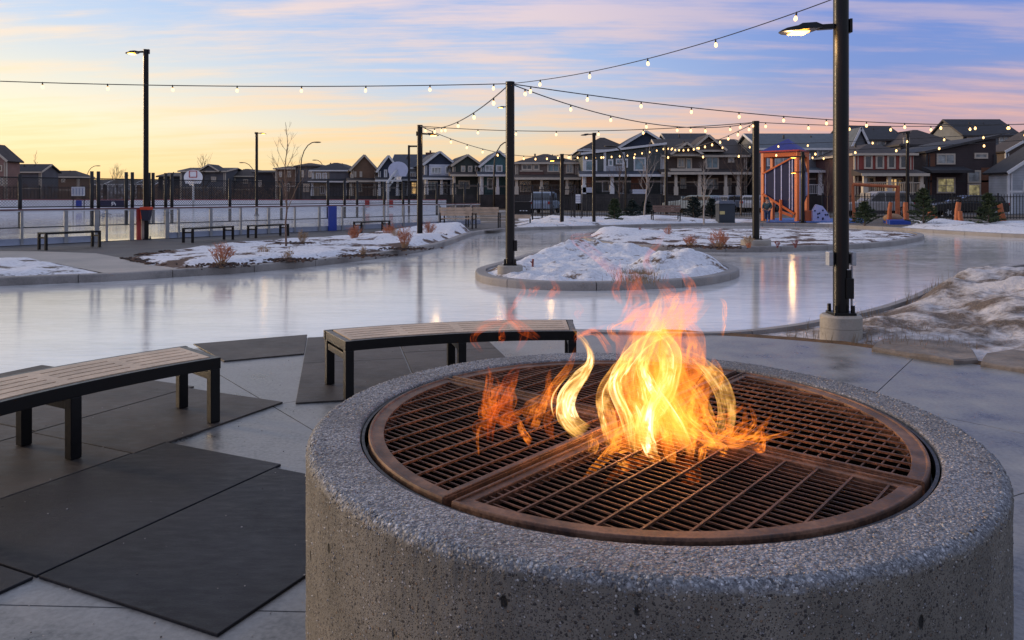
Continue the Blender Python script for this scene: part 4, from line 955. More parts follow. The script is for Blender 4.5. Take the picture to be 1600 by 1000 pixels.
string('string of bulbs climbing from the central post to the top edge of the frame', CA, (6.2, 6.6, 4.75), .42, 1.235, .85, .007, .95)
string('long upper string of bulbs from the central post to the right frame edge', (CA[0], CA[1], CA[2]), (CA[0]+.938*19, CA[1]+.389*19, 3.75), .45, 1.2, .42, .010, 1.1)
string('lower string of bulbs from the central post to the post in the far island', CA, RB, .42, 1.42, .42, .011, 1.1)
string('string of bulbs from the central post back to the post in the shrub bed', CA, LB, .36, 2.1, 1.4, .012, 1.3)
string('long level string of bulbs from the shrub bed post to the far island post', LB, RB, .22, 1.45, .9, .012, 1.35)
string('string of bulbs sinking from shrub bed post to amber lamp post by taupe house', LB, TB, .45, 1.2, .8, .013, 1.5)
string('row of bulbs across the grey green house between amber lamp and slim black post', TB, FB, .22, .72, .5, .013, 1.5)
string('string of bulbs rising past the craftsman gables to the far island post', FB, RB, .35, 1.6, 1.0, .012, 1.4)
string('level string of bulbs from the far island post to the right edge', RB, PP(1720, 187, 24), .16, 1.33, .3, .011, 1.3)
string('upper string of bulbs crossing the dark roofs at the right', FB, PP(1690, 201, 32), .15, 1.55, .4, .013, 1.6)
string('lower string of bulbs crossing the red house roof at the right', TB, PP(1700, 212, 30), .25, 1.6, .4, .013, 1.6)
string('short string of bulbs along the playground tower roof', PP(1232, 238, 43), PP(1345, 243, 38), .12, .85, .2, .013, 1.6)

# ------------------------------------------------------------------ rink
struct('rink_ice', (lambda m: (m.add([(-14.4-9, 12.2+.12, .11), (-14.4+.15, 21.95+.05, .11), (-1.75, 39.5, .11), (-5.5, 72, .11), (-75, 72, .11), (-60, 15, .11)], [(0, 1, 2, 3, 4, 5)]), m)[1])(MB()), ICE)
Q0 = Vector((-14.6, 21.9)); QD = Vector((.5905, .807)); ang_b = math.atan2(QD.y, QD.x)
rb = thing('rink_boards', 'near side rink boards of clear panels in a grey steel frame with dark cap rail', 'rink boards', (Q0.x, Q0.y, .1), ang_b)
Lb0, Lb1 = -8.0, 21.9
gates = [(2.62, 3.72), (4.02, 4.9)]
mb = MB(); mb.b2((Lb0, -.05, 1.0), (Lb1, .05, 1.045)); mb.build('cap_rail', M('maroon_cap', (.16, .07, .075), .45, 0, .15), rb)
mb = MB(); mb.b2((Lb0, -.045, .965), (Lb1, .045, .998)); mb.build('upper_rail', WHT, rb)
mb = MB(); mb.b2((Lb0, -.03, .49), (Lb1, .03, .52)); mb.build('middle_rail', M('dark_steel', (.06, .065, .075), .45, .4, .15), rb)
mb = MB()
for a, b in ((Lb0, 2.6), (4.95, Lb1)): mb.b2((a, -.06, -.02), (b, -.025, .19))
mb.build('kick_plate', M('blue_grey_kick_plate', (.30, .33, .42), .5, 0, .15), rb)
PAN = m_panel()
mb = MB(); mb.b2((Lb0, -.006, .05), (Lb1, .006, .964)); mb.build('clear_panel', PAN, rb)
s_ = Lb0+.06; k = 0
while s_ < Lb1+.01:
    mb = MB(); wide = .11 if k % 2 == 0 else .075
    mb.b2((s_-wide/2, -.10, -.02), (s_+wide/2, -.061, .99)); mb.build('post', GALV, rb); s_ += 1.21; k += 1
for a, w_, mt in ((2.62, .14, GALV), (3.95, .13, REDP), (4.10, .12, M('tan_post', (.4, .3, .25), .6)), (4.92, .14, GALV), (3.72, .14, GALV), (12.05, .42, BLU)):
    mb = MB(); mb.b2((a-w_/2, -.16, -.02), (a+w_/2, -.105, 1.0)); mb.build('gate_post', mt, rb)
for a in (2.75, 4.75, 13.6):
    mb = MB(); mb.tube([(a, -.18, .86), (a+.18, -.20, .88), (a+.3, -.2, .84)], .015, 6); mb.tube([(a, -.18, .78), (a+.22, -.20, .80)], .012, 6); mb.build('latch', GALV, rb)
cf = thing('chain_link_fence', 'black chain link fence standing above the near rink boards', 'fence', (Q0.x, Q0.y, .1), ang_b)
HT = 2.0
posts = [-5.5, -2.6, .55, 2.58, 2.78, 3.66, 3.86, 4.42, 4.56, 5.0, 5.22, 7.45, 9.7, 12.0, 12.9, 13.6, 15.2, 16.4, 17.5, 18.7, 20.0, 20.8, 21.9]
for k, a in enumerate(posts):
    tall = .14 if 3 <= k <= 10 else 0
    mb = MB(); mb.cyl(a, .09, .48, HT+.06+tall, .055, n=8); mb.build('post', BLKF, cf, smooth=True)
mb = MB(); 
for z_ in (HT-.03, 1.1): mb.tube([(Lb0, .09, z_), (Lb1, .09, z_)], .018, 6)
mb.build('rail', BLKF, cf)
mb = MB(); st = .085; zb_, zt2 = 1.1, HT-.03; hh = zt2-zb_; a = Lb0
while a < Lb1:
    for sg in (1, -1):
        x0, x1 = (a, a+hh) if sg == 1 else (a+hh, a)
        ww = .008
        mb.add([(x0-ww, .09, zb_), (x0+ww, .09, zb_), (x1+ww, .09, zt2), (x1-ww, .09, zt2)], [(0, 1, 2, 3)])
    a += st
mb.build('chain_link_mesh', BLKF, cf, fixn=False)
# far boards and picket fence
fb = thing('rink_boards', 'long white far side rink boards under the dark picket fence', 'rink boards', (0, 70, .1))
mb = MB(); mb.b2((-62, 0, 0), (-6, .1, 1.0)); mb.build('board', WHT, fb)
mb = MB(); mb.b2((-62, -.02, 1.0), (-6, .12, 1.07)); mb.build('cap_rail', M('red_cap', (.35, .09, .10), .5), fb)
for px0, px1, mt in ((118, 127, BLU), (156, 198, NAVY), (570, 577, REDP), (605, 614, REDP)):
    mb = MB(); mb.b2((PX(px0, 69.9), -.05, .35), (PX(px1, 69.9), -.012, .98)); p_ = mb.build('banner' if px1-px0 > 20 else 'gate_panel', mt, fb)
    if px1-px0 > 20:
        q = (PX(px0, 69.9)+PX(px1, 69.9))/2; mb = MB()
        mb.b2((q-.18, -.07, .5), (q-.10, -.052, .85)); mb.b2((q-.10, -.07, .77), (q+.12, -.052, .85)); mb.b2((q+.04, -.07, .62), (q+.12, -.052, .77)); mb.b2((q-.10, -.07, .62), (q+.04, -.052, .68)); mb.b2((q+.14, -.07, .5), (q+.2, -.052, .72))
        mb.build('emblem', WHT, p_)
def picket_fence(label, A, B, h, sp, z0=.1, pw=.022, post=2.4, skip=()):
    A, B = Vector(A), Vector(B); d = B-A; L = d.length; root = thing('picket_fence', label, 'fence', (A.x, A.y, z0), math.atan2(d.y, d.x))
    mb = MB(); k = 0
    while k*sp < L:
        mb.b2((k*sp-pw/2, -pw/2, .06), (k*sp+pw/2, pw/2, h)); k += 1
    mb.build('pickets', BLKF, root)
    mb = MB(); mb.b2((0, -.02, .15), (L, .02, .19)); mb.b2((0, -.02, h-.16), (L, .02, h-.12)); mb.build('rail', BLKF, root)
    k = 0
    while k*post < L+.1:
        mb = MB(); mb.b2((k*post-.035, -.035, 0), (k*post+.035, .035, h+.08)); mb.build('post', BLKF, root); k += 1
    return root
picket_fence('black picket fence along the far side of the hockey rink', (-64, 71.5), (-5, 71.5), 2.3, .32, .1, .034, 4.0)
picket_fence('black picket fence across the park before the houses in the middle', (PX(802, 50), 50), (PX(1185, 50), 50), 1.35, .16, .1, .026)
picket_fence('black picket fence behind the playground at the right', (PX(1285, 47), 47), (PX(1660, 44), 44), 1.5, .16, .1, .028)
picket_fence('tall gate fence panels right of the central post', (PX(832, 42), 42), (PX(910, 41), 41), 1.9, .55, .1, .05)

def hoop(label, px, d, py, col1, w_, front):
    x = PX(px, d); zc = PZ(py, d); root = thing('basketball_hoop', label, 'basketball hoop', (x, d, .1)); zc -= .1
    n = 16; half = w_/2; P = [(-half*.8, zc-half*.75)]+[(half*.8, zc-half*.75)]+[(half*math.cos(R(t)), zc-half*.1+half*.85*math.sin(R(t))) for t in range(-20, 201, 15)]
    mb = MB(); mb.ext(P, 'y', -.03, .03); mb.build('backboard', col1, root)
    mb = MB(); s_ = -1 if front else 1
    if front:
        for a, b in (((-.3, -.05), (.3, -.05)), ((-.3, .45), (.3, .45)), ((-.3, -.05), (-.3, .45)), ((.3, -.05), (.3, .45))): mb.bar((a[0], -.045, zc+a[1]), (b[0], -.045, zc+b[1]), .05, .05)
    mb.tube([(.23*math.cos(R(t)), s_*(.36)+.23*math.sin(R(t)), zc-.32) for t in range(0, 361, 30)], .02, 5); mb.bar((0, 0, zc-.32), (0, s_*.15, zc-.32), .1, .05)
    rm = mb.build('rim', REDP, root)
    mb = MB()
    for k in range(12):
        a = R(k*30); mb.tube([(.23*math.cos(a), s_*.36+.23*math.sin(a), zc-.32), (.14*math.cos(a+.4), s_*.36+.14*math.sin(a+.4), zc-.72)], .008, 4)
        a2 = a; mb.tube([(.23*math.cos(a), s_*.36+.23*math.sin(a), zc-.32), (.14*math.cos(a-.4), s_*.36+.14*math.sin(a-.4), zc-.72)], .008, 4)
    mb.build('net', WHT, rm)
    mb = MB(); q = -s_; mb.tube([(-.5, q*1.2, 0), (-.5, q*1.2, zc-.9), (-.1, q*.1, zc-.1)], .09, 8); mb.tube([(-.5, q*1.2, zc-1.3), (0, q*.05, zc-.4)], .05, 6); mb.build('support_pole', M('pale_grey_paint', (.45, .46, .48), .5), root)
hoop('white fan shaped basketball backboard with red square facing the camera', 302, 62, 276, WHT, 1.5, True)
hoop('pale basketball backboard seen from behind before the navy gabled house', 622, 52, 264, M('translucent_board', (.42, .46, .60), .3, 0, .1), 1.35, False)
t = thing('notice_sign', 'white and blue notice panel on the fence left of the rink gates', 'sign', (PX(122, 69.5), 69.5, .1))
mb = MB(); mb.b2((-.6, 0, 1.4), (.6, .05, 2.2)); bd = mb.build('board', WHT, t)
mb = MB()
for k in range(4): mb.b2((-.5+k*.28, -.02, 1.5), (-.36+k*.28, -.004, 2.1))
mb.build('printing', M('grey_blue_print', (.25, .28, .38), .5), bd)
for sx in (-.5, .5):
    mb = MB(); mb.b2((sx-.03, .06, 0), (sx+.03, .12, 2.3)); mb.build('post', BLKF, t)
t = thing('notice_board', 'white notice board on two posts beside the fence, in front of the grey green house', 'sign', (PX(903, 43), 43, .1))
mb = MB(); mb.b2((-.2, 0, 1.0), (.22, .04, 1.5)); bd = mb.build('board', WHT, t)
for sx in (-.25, .27):
    mb = MB(); mb.b2((sx-.02, .0, 0), (sx+.02, .05, 1.55)); mb.build('post', BLKF, t)
mb = MB()
for k in range(4): mb.b2((-.14, -.012, 1.1+k*.09), (.16, -.003, 1.13+k*.09))
mb.build('printing', M('grey_blue_print', (.25, .28, .38), .5), bd)

# benches by the rink
def plain_bench(label, px0, px1, py0, py1, h=.45, dp=.42):
    a = Vector(G(px0, py0, .1)); b = Vector(G(px1, py1, .1)); d = b-a; L = d.length
    root = thing('backless_bench', label, 'bench', (a.x, a.y, .1), math.atan2(d.y, d.x), 'black backless benches along the rink')
    mb = MB(); mb.b2((0, 0, h-.05), (L, .05, h)); mb.b2((0, dp-.05, h-.05), (L, dp, h))
    for k in range(5): mb.b2((.0, .06+k*.066, h-.035), (L, .11+k*.066, h-.004))
    mb.build('seat', BLK, root)
    for x_ in (0.03, L-.03):
        for y_ in (.03, dp-.03):
            mb = MB(); mb.b2((x_-.03, y_-.03, 0), (x_+.03, y_+.03, h-.052)); mb.build('leg', BLK, root)
        mb = MB(); mb.b2((x_-.02, .06, h-.16), (x_+.02, dp-.06, h-.12)); mb.build('cross_rail', BLK, root)
plain_bench('black backless bench at the far left before the rink panels', 71, 158, 391, 386, .46)
plain_bench('black backless bench before the rink boards right of the tall lamp post', 301, 366, 379.5, 374.5, .45)
plain_bench('black backless bench behind the bare sapling', 400, 452, 372, 368.5, .43)
plain_bench('black backless bench behind the orange shrubs', 565, 610, 364, 361, .43)
def back_bench(label, px, py, w_, rz, wood=WOOD):
    x, y = G(px, py, .1); root = thing('backrest_bench', label, 'bench', (x, y, .1), rz, 'wooden backrest benches with black frames')
    mb = MB()
    for k in range(4): mb.b2((-w_/2+.04, -.25+k*.12, .42), (w_/2-.04, -.15+k*.12, .45))
    mb.build('seat', wood, root)
    mb = MB()
    for k in range(3): mb.b2((-w_/2, .26+k*.02, .56+k*.125), (w_/2, .29+k*.02, .67+k*.125))
    mb.build('backrest', wood, root)
    for sx in (-1, 1):
        mb = MB(); X = sx*(w_/2-.02)
        mb.b2((X-.025, -.27, 0), (X+.025, -.22, .66)); mb.b2((X-.025, .24, 0), (X+.025, .29, .96)); mb.b2((X-.025, -.21, .62), (X+.025, .235, .66)); mb.b2((X-.025, -.21, .37), (X+.025, .235, .41))
        mb.build('side_frame', BLK, root)
back_bench('wooden backrest bench on the rink walkway, left one of the pair', 716, 357, 1.5, R(165))
back_bench('wooden backrest bench on the rink walkway, right one of the pair beside the central post', 755, 355.5, 1.5, R(172))
back_bench('brown park bench by the fence in front of the craftsman house', 1040, 348, 1.45, R(180), m_wood('dark_bench_wood', (.2, .12, .09)))
t = thing('picnic_grill', 'black grill cabinet over a wooden shelf just right of the central post', 'grill', (PX(816, 36.5), 36.5, .1))
mb = MB(); mb.b2((-.42, 0, .55), (.42, .5, 1.1)); mb.b2((-.45, -.03, 1.1), (.45, .53, 1.14)); mb.build('cabinet', BLK, t)
mb = MB(); mb.b2((-.40, -.02, .34), (.40, .5, .52)); mb.build('shelf', WOOD, t)
for sx in (-.38, .38): mb = MB(); mb.b2((sx-.03, 0, 0), (sx+.03, .5, .335)); mb.build('leg', BLK, t)
mb = MB(); [mb.b2((-.12+k*.14, -.02, .70), (-.04+k*.14, -.003, .73)) for k in range(3)]; mb.build('handle', WHT, t)
t = thing('waste_container', 'large dark blue lidded waste container before the craftsman house', 'waste container', (PX(1136, 40), 40, .1))
mb = MB(); mb.b2((-.42, 0, 0), (.42, .7, 1.0)); mb.build('body', M('dark_blue_steel', (.02, .03, .045), .5), t, bevel=.02)
mb = MB(); mb.add([(-.46, -.05, 1.01), (.46, -.05, 1.01), (.46, .75, 1.01), (-.46, .75, 1.01), (-.36, .1, 1.16), (.36, .1, 1.16), (.36, .6, 1.16), (-.36, .6, 1.16)], [(0, 3, 2, 1), (4, 5, 6, 7), (0, 1, 5, 4), (1, 2, 6, 5), (2, 3, 7, 6), (3, 0, 4, 7)]); mb.build('lid', M('slate_lid', (.08, .09, .12), .4), t)
mb = MB(); mb.b2((-.38, -.02, .45), (-.12, -.003, .62)); mb.build('sticker', M('yellow_sticker', (.5, .42, .18), .5), t)

# ------------------------------------------------------------------ vegetation
def twig_mat(n, c): return M(n, c, .7, 0, .4, 12, 0)
DOG = twig_mat('red_twigs', (.46, .17, .08)); TAN = twig_mat('tan_twigs', (.40, .27, .16)); BRN = twig_mat('brown_bark', (.10, .07, .055)); GRYB = twig_mat('grey_bark', (.30, .26, .23)); DRD = twig_mat('dark_red_twigs', (.22, .05, .04))
def shrub(label, px, py, hpx, wpx, mats, n=60, zb=.12, seed=1, grp='leafless shrubs in the planting beds'):
    x, y = G(px, py, zb); h = hpx*y/1200; w2 = wpx*y/2400; rg = random.Random(seed); t = thing('shrub', label, 'shrub', (x, y, zb-.02), 0, grp)
    mb = MB(); mb2 = MB()
    for k in range(int(n*.62)):
        a = rg.uniform(0, 6.28); q = rg.uniform(.1, 1)**.6*w2; hh = h*rg.uniform(.55, 1)*(1-.35*(q/w2)**2); b0 = Vector((rg.uniform(-1, 1)*w2*.22, rg.uniform(-1, 1)*w2*.22, 0))
        tip = Vector((q*math.cos(a), q*math.sin(a), hh)); mid = b0.lerp(tip, .5)+Vector((rg.uniform(-1, 1), rg.uniform(-1, 1), .3))*w2*.12
        mb.tube([b0, mid], [.006, .005], 4, False); mb2.tube([mid, tip], [.005, .002], 3, False)
        for j in range(5):
            f = rg.uniform(.15, .95); o_ = mid.lerp(tip, f); e = o_+Vector((rg.uniform(-1, 1), rg.uniform(-1, 1), rg.uniform(.2, 1.1)))*h*.17
            mb2.tube([o_, e], [.005, .0025], 3, False)
            if rg.random() < .12:
                l = e; d1 = Vector((rg.uniform(-1, 1), rg.uniform(-1, 1), rg.uniform(-1, 1))).normalized()*.022; d2 = Vector((rg.uniform(-1, 1), rg.uniform(-1, 1), rg.uniform(-1, 1))).normalized()*.018
                mb2.add([l-d1, l+d2, l+d1, l-d2], [(0, 1, 2, 3)])
    mb.build('stems', mats[0], t, fixn=False); mb2.build('twigs', mats[1], t, fixn=False)
SH = [('tan leafless shrub with brown top nearest the sidewalk corner', 346, 417, 44, 42, (TAN, DOG), 70), ('small pale twiggy shrub left of the sapling', 412, 399, 20, 22, (TAN, TAN), 30),
 ('dark bare low shrub below the sapling', 452, 409, 24, 24, (BRN, TAN), 26), ('pale shrub just right of the sapling foot', 473, 382, 26, 20, (TAN, TAN), 45), ('bright orange red shrub before the backless bench', 554, 377, 30, 24, (DOG, DOG), 80),
 ('orange red shrub at the right end of the backless bench', 608, 372, 28, 24, (DOG, DOG), 70), ('two toned shrub with pale stems left of the lamp post in the bed', 632, 391, 42, 26, (TAN, DOG), 60), ('small cream stalks near the kerb in the shrub bed', 567, 402, 21, 16, (TAN, TAN), 30),
 ('orange shrub on the snow mound right of the bed post', 671, 368, 27, 24, (DOG, DOG), 70), ('fine twigged shrub between the two orange shrubs', 620, 377, 24, 20, (DOG, TAN), 40)]
for k, s_ in enumerate(SH): shrub(*s_, seed=k+1)
SB = [('bushy tan and red shrub in the middle of the far island', 1078, 387, 24, 26, (TAN, DOG), 60), ('largest red tipped shrub in the far island', 1124, 389, 36, 34, (TAN, DOG), 80), ('faint upright shrub at the back of the far island', 1044, 369, 20, 16, (DOG, DOG), 30), ('small red stalk at the left of the far island', 1000, 367, 15, 8, (DRD, DRD), 16),
 ('shrub beside the square footing in the far island', 1170, 386, 22, 22, (DOG, TAN), 40), ('tiny dark red shrub right of the square footing', 1215, 386, 14, 12, (DRD, DRD), 20), ('tiny dark red shrub farthest right in the far island', 1243, 386, 15, 13, (DRD, DRD), 20)]
for k, s_ in enumerate(SB): shrub(*s_, zb=.14, seed=k+31)
x, y = G(832, 419, .12); t = thing('twig', 'short red twig in the snow beside the central post', 'twig', (x, y, .1)); mb = MB(); mb.tube([(0, 0, 0), (.01, 0, .2)], .02, 6); mb.tube([(.01, 0, .1), (-.04, 0, .16)], .01, 5); mb.build('stem', DRD, t)

def bare_tree(label, px, d, h, spread, mat, seed=1, levels=4, r0=.035, z0=.1, lean=0, narrow=.5):
    rg = random.Random(seed); t = thing('bare_tree', label, 'tree', (PX(px, d), d, z0)); tr = MB(); br = MB()
    tops = []; n = 10; pts = []
    for k in range(n+1):
        f = k/n; pts.append(Vector((lean*f+rg.uniform(-1, 1)*.02*h*f, rg.uniform(-1, 1)*.02*h*f, h*f)))
    tr.tube(pts, [r0*(1-.85*k/n) for k in range(n+1)], 6, False); tr.build('trunk', mat, t, smooth=True)
    def grow(p, dr, L, r, lv):
        q = p+dr*L*.5+Vector((rg.uniform(-1, 1), rg.uniform(-1, 1), 0))*L*.06; e = q+(dr+Vector((0, 0, .25))).normalized()*L*.5
        br.tube([p, q, e], [r, r*.75, r*.45], 4 if r > .008 else 3, False)
        if lv <= 0: return
        for k in range(rg.choice((2, 3, 3))):
            f = rg.uniform(.35, 1); o_ = p.lerp(q, f*2) if f < .5 else q.lerp(e, f*2-1)
            nd = (dr+Vector((rg.uniform(-1, 1), rg.uniform(-1, 1), rg.uniform(-.1, .9)))*.75).normalized(); grow(o_, nd, L*rg.uniform(.45, .7), r*.6, lv-1)
    m_ = 17
    for k in range(m_):
        f = .30+.66*k/m_; i = int(f*n); p = pts[i].lerp(pts[min(i+1, n)], f*n-i); a = k*2.4+rg.uniform(-.4, .4)
        grow(p, Vector((math.cos(a)*narrow, math.sin(a)*narrow, rg.uniform(.6, 1))).normalized(), spread*(1.15-f)*rg.uniform(.7, 1.2), r0*.42*(1.2-f), levels-2)
    br.build('branches', mat, t, fixn=False)
bare_tree('slender leafless sapling in the planting bed before the rink boards', 447, 21, 3.45, .85, twig_mat('sapling_bark', (.15, .09, .065)), 4, 4, .03)
bare_tree('white barked leaning bare tree before the grey green house', 1006, 43, 4.3, 1.3, GRYB, 8, 4, .055, .1, .35)
bare_tree('pale bare tree before the craftsman porch', 1100, 38, 3.2, 1.1, GRYB, 9, 4, .045)
bare_tree('bare brown tree beside the craftsman house corner', 1158, 55, 5.0, 1.9, BRN, 10, 4, .07)
bare_tree('bare tree in front of the navy side of the grey green house', 968, 56, 4.4, 1.6, BRN, 14, 4, .06)
bare_tree('small bare tree before the grey house beside the tower', 1293, 52, 3.6, 1.3, BRN, 15, 4, .05)
bare_tree('tall bare tree behind the basketball hoop', 318, 118, 7.5, 3.2, BRN, 11, 4, .12)
bare_tree('distant bare tree on the sunset horizon left of the lamp post', 183, 150, 7, 3.6, BRN, 12, 4, .15)
bare_tree('thin bare tree on the horizon at the far left', 56, 120, 8.5, 1.6, BRN, 13, 3, .1)
NEED = M('pine_needles', (.045, .07, .028), .7, 0, .5, 8, 0); SPR = M('spruce_needles', (.02, .038, .035), .7, 0, .5, 8, 0)
def evergreen(label, px, py, hpx, wpx, mat, seed=1, n=5200, d=None):
    x, y = G(px, py, .1); h = hpx*y/1200; w2 = wpx*y/2400; rg = random.Random(seed)
    t = thing('pine_tree', label, 'tree', (x, y, .1)); mb = MB(); mb.tube([(0, 0, 0), (0, 0, h*.9)], [.05, .01], 6); mb.build('trunk', BRN, t)
    mb = MB(); nb = 60
    for b_ in range(nb):
        f = (b_/nb)**.85; z0 = h*(.05+.9*f); L = w2*(1-f)**.7*rg.uniform(.75, 1.25)+.05; a = b_*2.4+rg.uniform(-.5, .5)
        dr = Vector((math.cos(a), math.sin(a), rg.uniform(.05, .5)))
        for k in range(int(n/nb)):
            q = rg.random()**.7; p = Vector((0, 0, z0))+dr*L*q; s_ = .07+.04*h*rg.uniform(.3, 1)
            e = p+Vector((dr.x*.5+rg.uniform(-1, 1), dr.y*.5+rg.uniform(-1, 1), rg.uniform(.0, 1.2))).normalized()*s_*rg.uniform(.6, 1.3)
            wv = Vector((rg.uniform(-1, 1), rg.uniform(-1, 1), rg.uniform(-1, 1))).normalized()*.013*(1+y/40)
            mb.add([p-wv, p+wv, e], [(0, 1, 2)])
    mb.build('crown', mat, t, fixn=False)
evergreen('young green pine right of the tall light post', 1351, 353, 38, 36, NEED, 1)
evergreen('tall green pine between the red house and the brown house', 1443, 355, 62, 44, NEED, 2)
evergreen('green pine at the right beside the leaning orange logs', 1545, 357, 56, 42, NEED, 3)
evergreen('low green pine by the fence behind the flames', 960, 348, 38, 26, NEED, 4)
evergreen('dark spruce in front of the parked white car', 1084, 343, 36, 32, SPR, 5)
evergreen('dark spruce left of the waste container', 1112, 342, 32, 26, SPR, 6)
evergreen('dark spruce left of the slim black post', 988, 342, 30, 26, SPR, 7)
evergreen('dark round evergreen below the grey green house', 1010, 341, 28, 30, SPR, 17)
# brushy hedgerow far left beyond the rink
rg = random.Random(5); mb = MB()
for k in range(15000):
    x = rg.uniform(-78, -28); y = rg.uniform(82, 96); hmax = 2.1+1.0*noise.noise(Vector((x*.12, 0, 0)))+1.3*noise.noise(Vector((x*.5, y*.2, 4))); z_ = rg.random()**.8*hmax
    p = Vector((x, y, z_)); e = p+Vector((rg.uniform(-1, 1), rg.uniform(-1, 1), rg.uniform(.2, 1.4)))*.4; wv = Vector((rg.uniform(-1, 1), 0, rg.uniform(-1, 1)))*.035
    mb.add([p-wv, p+wv, e], [(0, 1, 2)])
o = mb.build('hedgerow', M('dry_brush', (.15, .095, .065), .9, 0, .4, .5, 0), fixn=False, kind='stuff'); tag(o, 'brown leafless brush in a long hedgerow behind the far rink fence', 'hedge')

# mulch crumbs and small snow lumps
def scatter(name, P, n, mats, smin, smax, zf, seed, label, cat):
    rg = random.Random(seed); mb = MB(); xs = [p[0] for p in P]; ys = [p[1] for p in P]; k = 0
    while k < n:
        x, y = rg.uniform(min(xs), max(xs)), rg.uniform(min(ys), max(ys)); k += 1
        if not inpoly(x, y, P) or noise.noise(Vector((x*1.1, y*1.1, 2))) < -.05: continue
        s_ = rg.uniform(smin, smax); q = Vector((s_*rg.uniform(.6, 2), s_, s_*.5)); mr = Matrix.Rotation(rg.uniform(0, 3), 3, 'Z')
        c = Vector((x, y, zf))
        mb.add([c+mr@Vector((v.x*q.x, v.y*q.y, v.z*q.z)) for v in ico], icf, rg.randrange(len(mats)))
    o = mb.build(name, mats, fixn=False, kind='stuff'); tag(o, label, cat)
MUL = [M('mulch_brown', (.10, .05, .03), .9, 0, .4, 20), M('mulch_dark', (.035, .022, .018), .9)]
scatter('mulch', GP([(188, 405), (215, 398), (265, 392), (280, 402), (265, 416), (230, 414)]), 1500, MUL, .02, .05, .125, 2, 'brown wood mulch at the sidewalk corner of the planting bed', 'mulch')

rg = random.Random(77); mb = MB()
for q, z_ in [(q, .12) for q in SH]+[(q, .14) for q in SB[:2]]:
    sx, sy = G(q[1], q[2], z_)
    for k in range(260):
        a = rg.uniform(0, 6.28); r = abs(rg.gauss(0, .27)); s_ = rg.uniform(.012, .035); c = Vector((sx+1.25*r*math.cos(a), sy+r*math.sin(a), z_+.035+.02*rg.random()))
        mr = Matrix.Rotation(rg.uniform(0, 3), 3, 'Z'); qq = Vector((s_*rg.uniform(.8, 2.2), s_, s_*.6))
        mb.add([c+mr@Vector((v.x*qq.x, v.y*qq.y, v.z*qq.z)) for v in ico], icf, rg.randrange(2))
o = mb.build('mulch', MUL, fixn=False, kind='stuff'); tag(o, 'dark mulch chips ringing the feet of the leafless shrubs', 'mulch')
# dead grass poking through the snow on the bank and the near island
mb = MB()
for k in range(2600):
    if k < 1900: px_, py_ = rg.uniform(1230, 1600), rg.uniform(430, 545); X, Y = G(px_, py_, .05); ok = inpoly(X, Y, bank) and noise.noise(Vector((X*1.3, Y*1.3, 7))) > .05; zb_ = -.03
    else: X, Y = G(rg.gauss(995, 18), rg.gauss(432, 5), .12); ok = True; zb_ = .1
    if not ok: continue
    hh_ = rg.uniform(.03, .09)+(.10+.18*max(0, min(1, (X-5)/3)) if k < 1900 else .06); dx, dy = rg.uniform(-.05, .05), rg.uniform(-.05, .05)
    mb.add([(X-.004, Y, zb_), (X+.004, Y, zb_), (X+dx, Y+dy, zb_+hh_)], [(0, 1, 2)])
o = mb.build('dead_grass', M('straw', (.30, .21, .12), .8, 0, .3, 9, 0), fixn=False, kind='stuff'); tag(o, 'short straw coloured grass poking through the dirty snow', 'grass')
# ------------------------------------------------------------------ houses
ROOF = [M('roof_charcoal', (.035, .036, .042), .8, 0, .3, 2), M('roof_brown', (.058, .046, .042), .8, 0, .3, 2), M('roof_slate', (.10, .12, .14), .75, 0, .25, 2), M('roof_blue_slate', (.042, .05, .072), .75, 0, .25, 2)]
def siding(name, c, lap=.2, vert=False):
    if name in _mc: return _mc[name]
    m, nt, b, out = newmat(name); v = coord(nt); s = nt.nodes.new('ShaderNodeSeparateXYZ'); nt.links.new(v, s.inputs[0])
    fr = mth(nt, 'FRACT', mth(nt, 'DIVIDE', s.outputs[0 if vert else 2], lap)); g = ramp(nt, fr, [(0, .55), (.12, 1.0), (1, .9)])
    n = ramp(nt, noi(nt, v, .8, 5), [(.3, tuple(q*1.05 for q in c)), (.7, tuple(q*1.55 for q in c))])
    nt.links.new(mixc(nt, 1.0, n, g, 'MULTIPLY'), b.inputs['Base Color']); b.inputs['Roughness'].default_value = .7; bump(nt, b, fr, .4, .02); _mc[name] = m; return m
TRW = M('white_trim', (.74, .74, .73), .6, 0, .1); TRC = M('cream_trim', (.60, .52, .41), .6, 0, .12); TRD = M('dark_trim', (.05, .045, .045), .6)
def m_pane(name, c, em=None, es=0, rough=.12, var=.5):
    m, nt, b, out = newmat(name); v = coord(nt, (1, 1, 1))
    s = nt.nodes.new('ShaderNodeSeparateXYZ'); nt.links.new(v, s.inputs[0])
    bl = ramp(nt, mth(nt, 'FRACT', mth(nt, 'MULTIPLY', s.outputs[2], 7.0)), [(0, .75), (.3, 1.0), (1, .9)])
    cc = ramp(nt, noi(nt, v, 1.6, 3), [(.35, tuple(q*(1-var) for q in c)), (.65, tuple(min(1, q*(1+var*.5)) for q in c))])
    nt.links.new(mixc(nt, 1.0, cc, bl, 'MULTIPLY'), b.inputs['Base Color']); b.inputs['Roughness'].default_value = rough; b.inputs['Specular IOR Level'].default_value = .9
    if em:
        nt.links.new(ramp(nt, noi(nt, v, 3, 3), [(.35, tuple(q*.25 for q in em)), (.65, em)]), b.inputs['Emission Color']); b.inputs['Emission Strength'].default_value = es
    return m
PB = m_pane('blind_and_sky_window', (.42, .44, .42)); PD = m_pane('dark_window', (.05, .055, .06)); PG = m_pane('teal_window', (.20, .32, .36)); PLt = m_pane('lit_window', (.4, .3, .15), (1, .60, .22), .9); PLx = m_pane('string_lit_window', (.2, .2, .16), (.9, .75, .35), .30)  # pale panes: blinds, with reflected sky also put into their colour
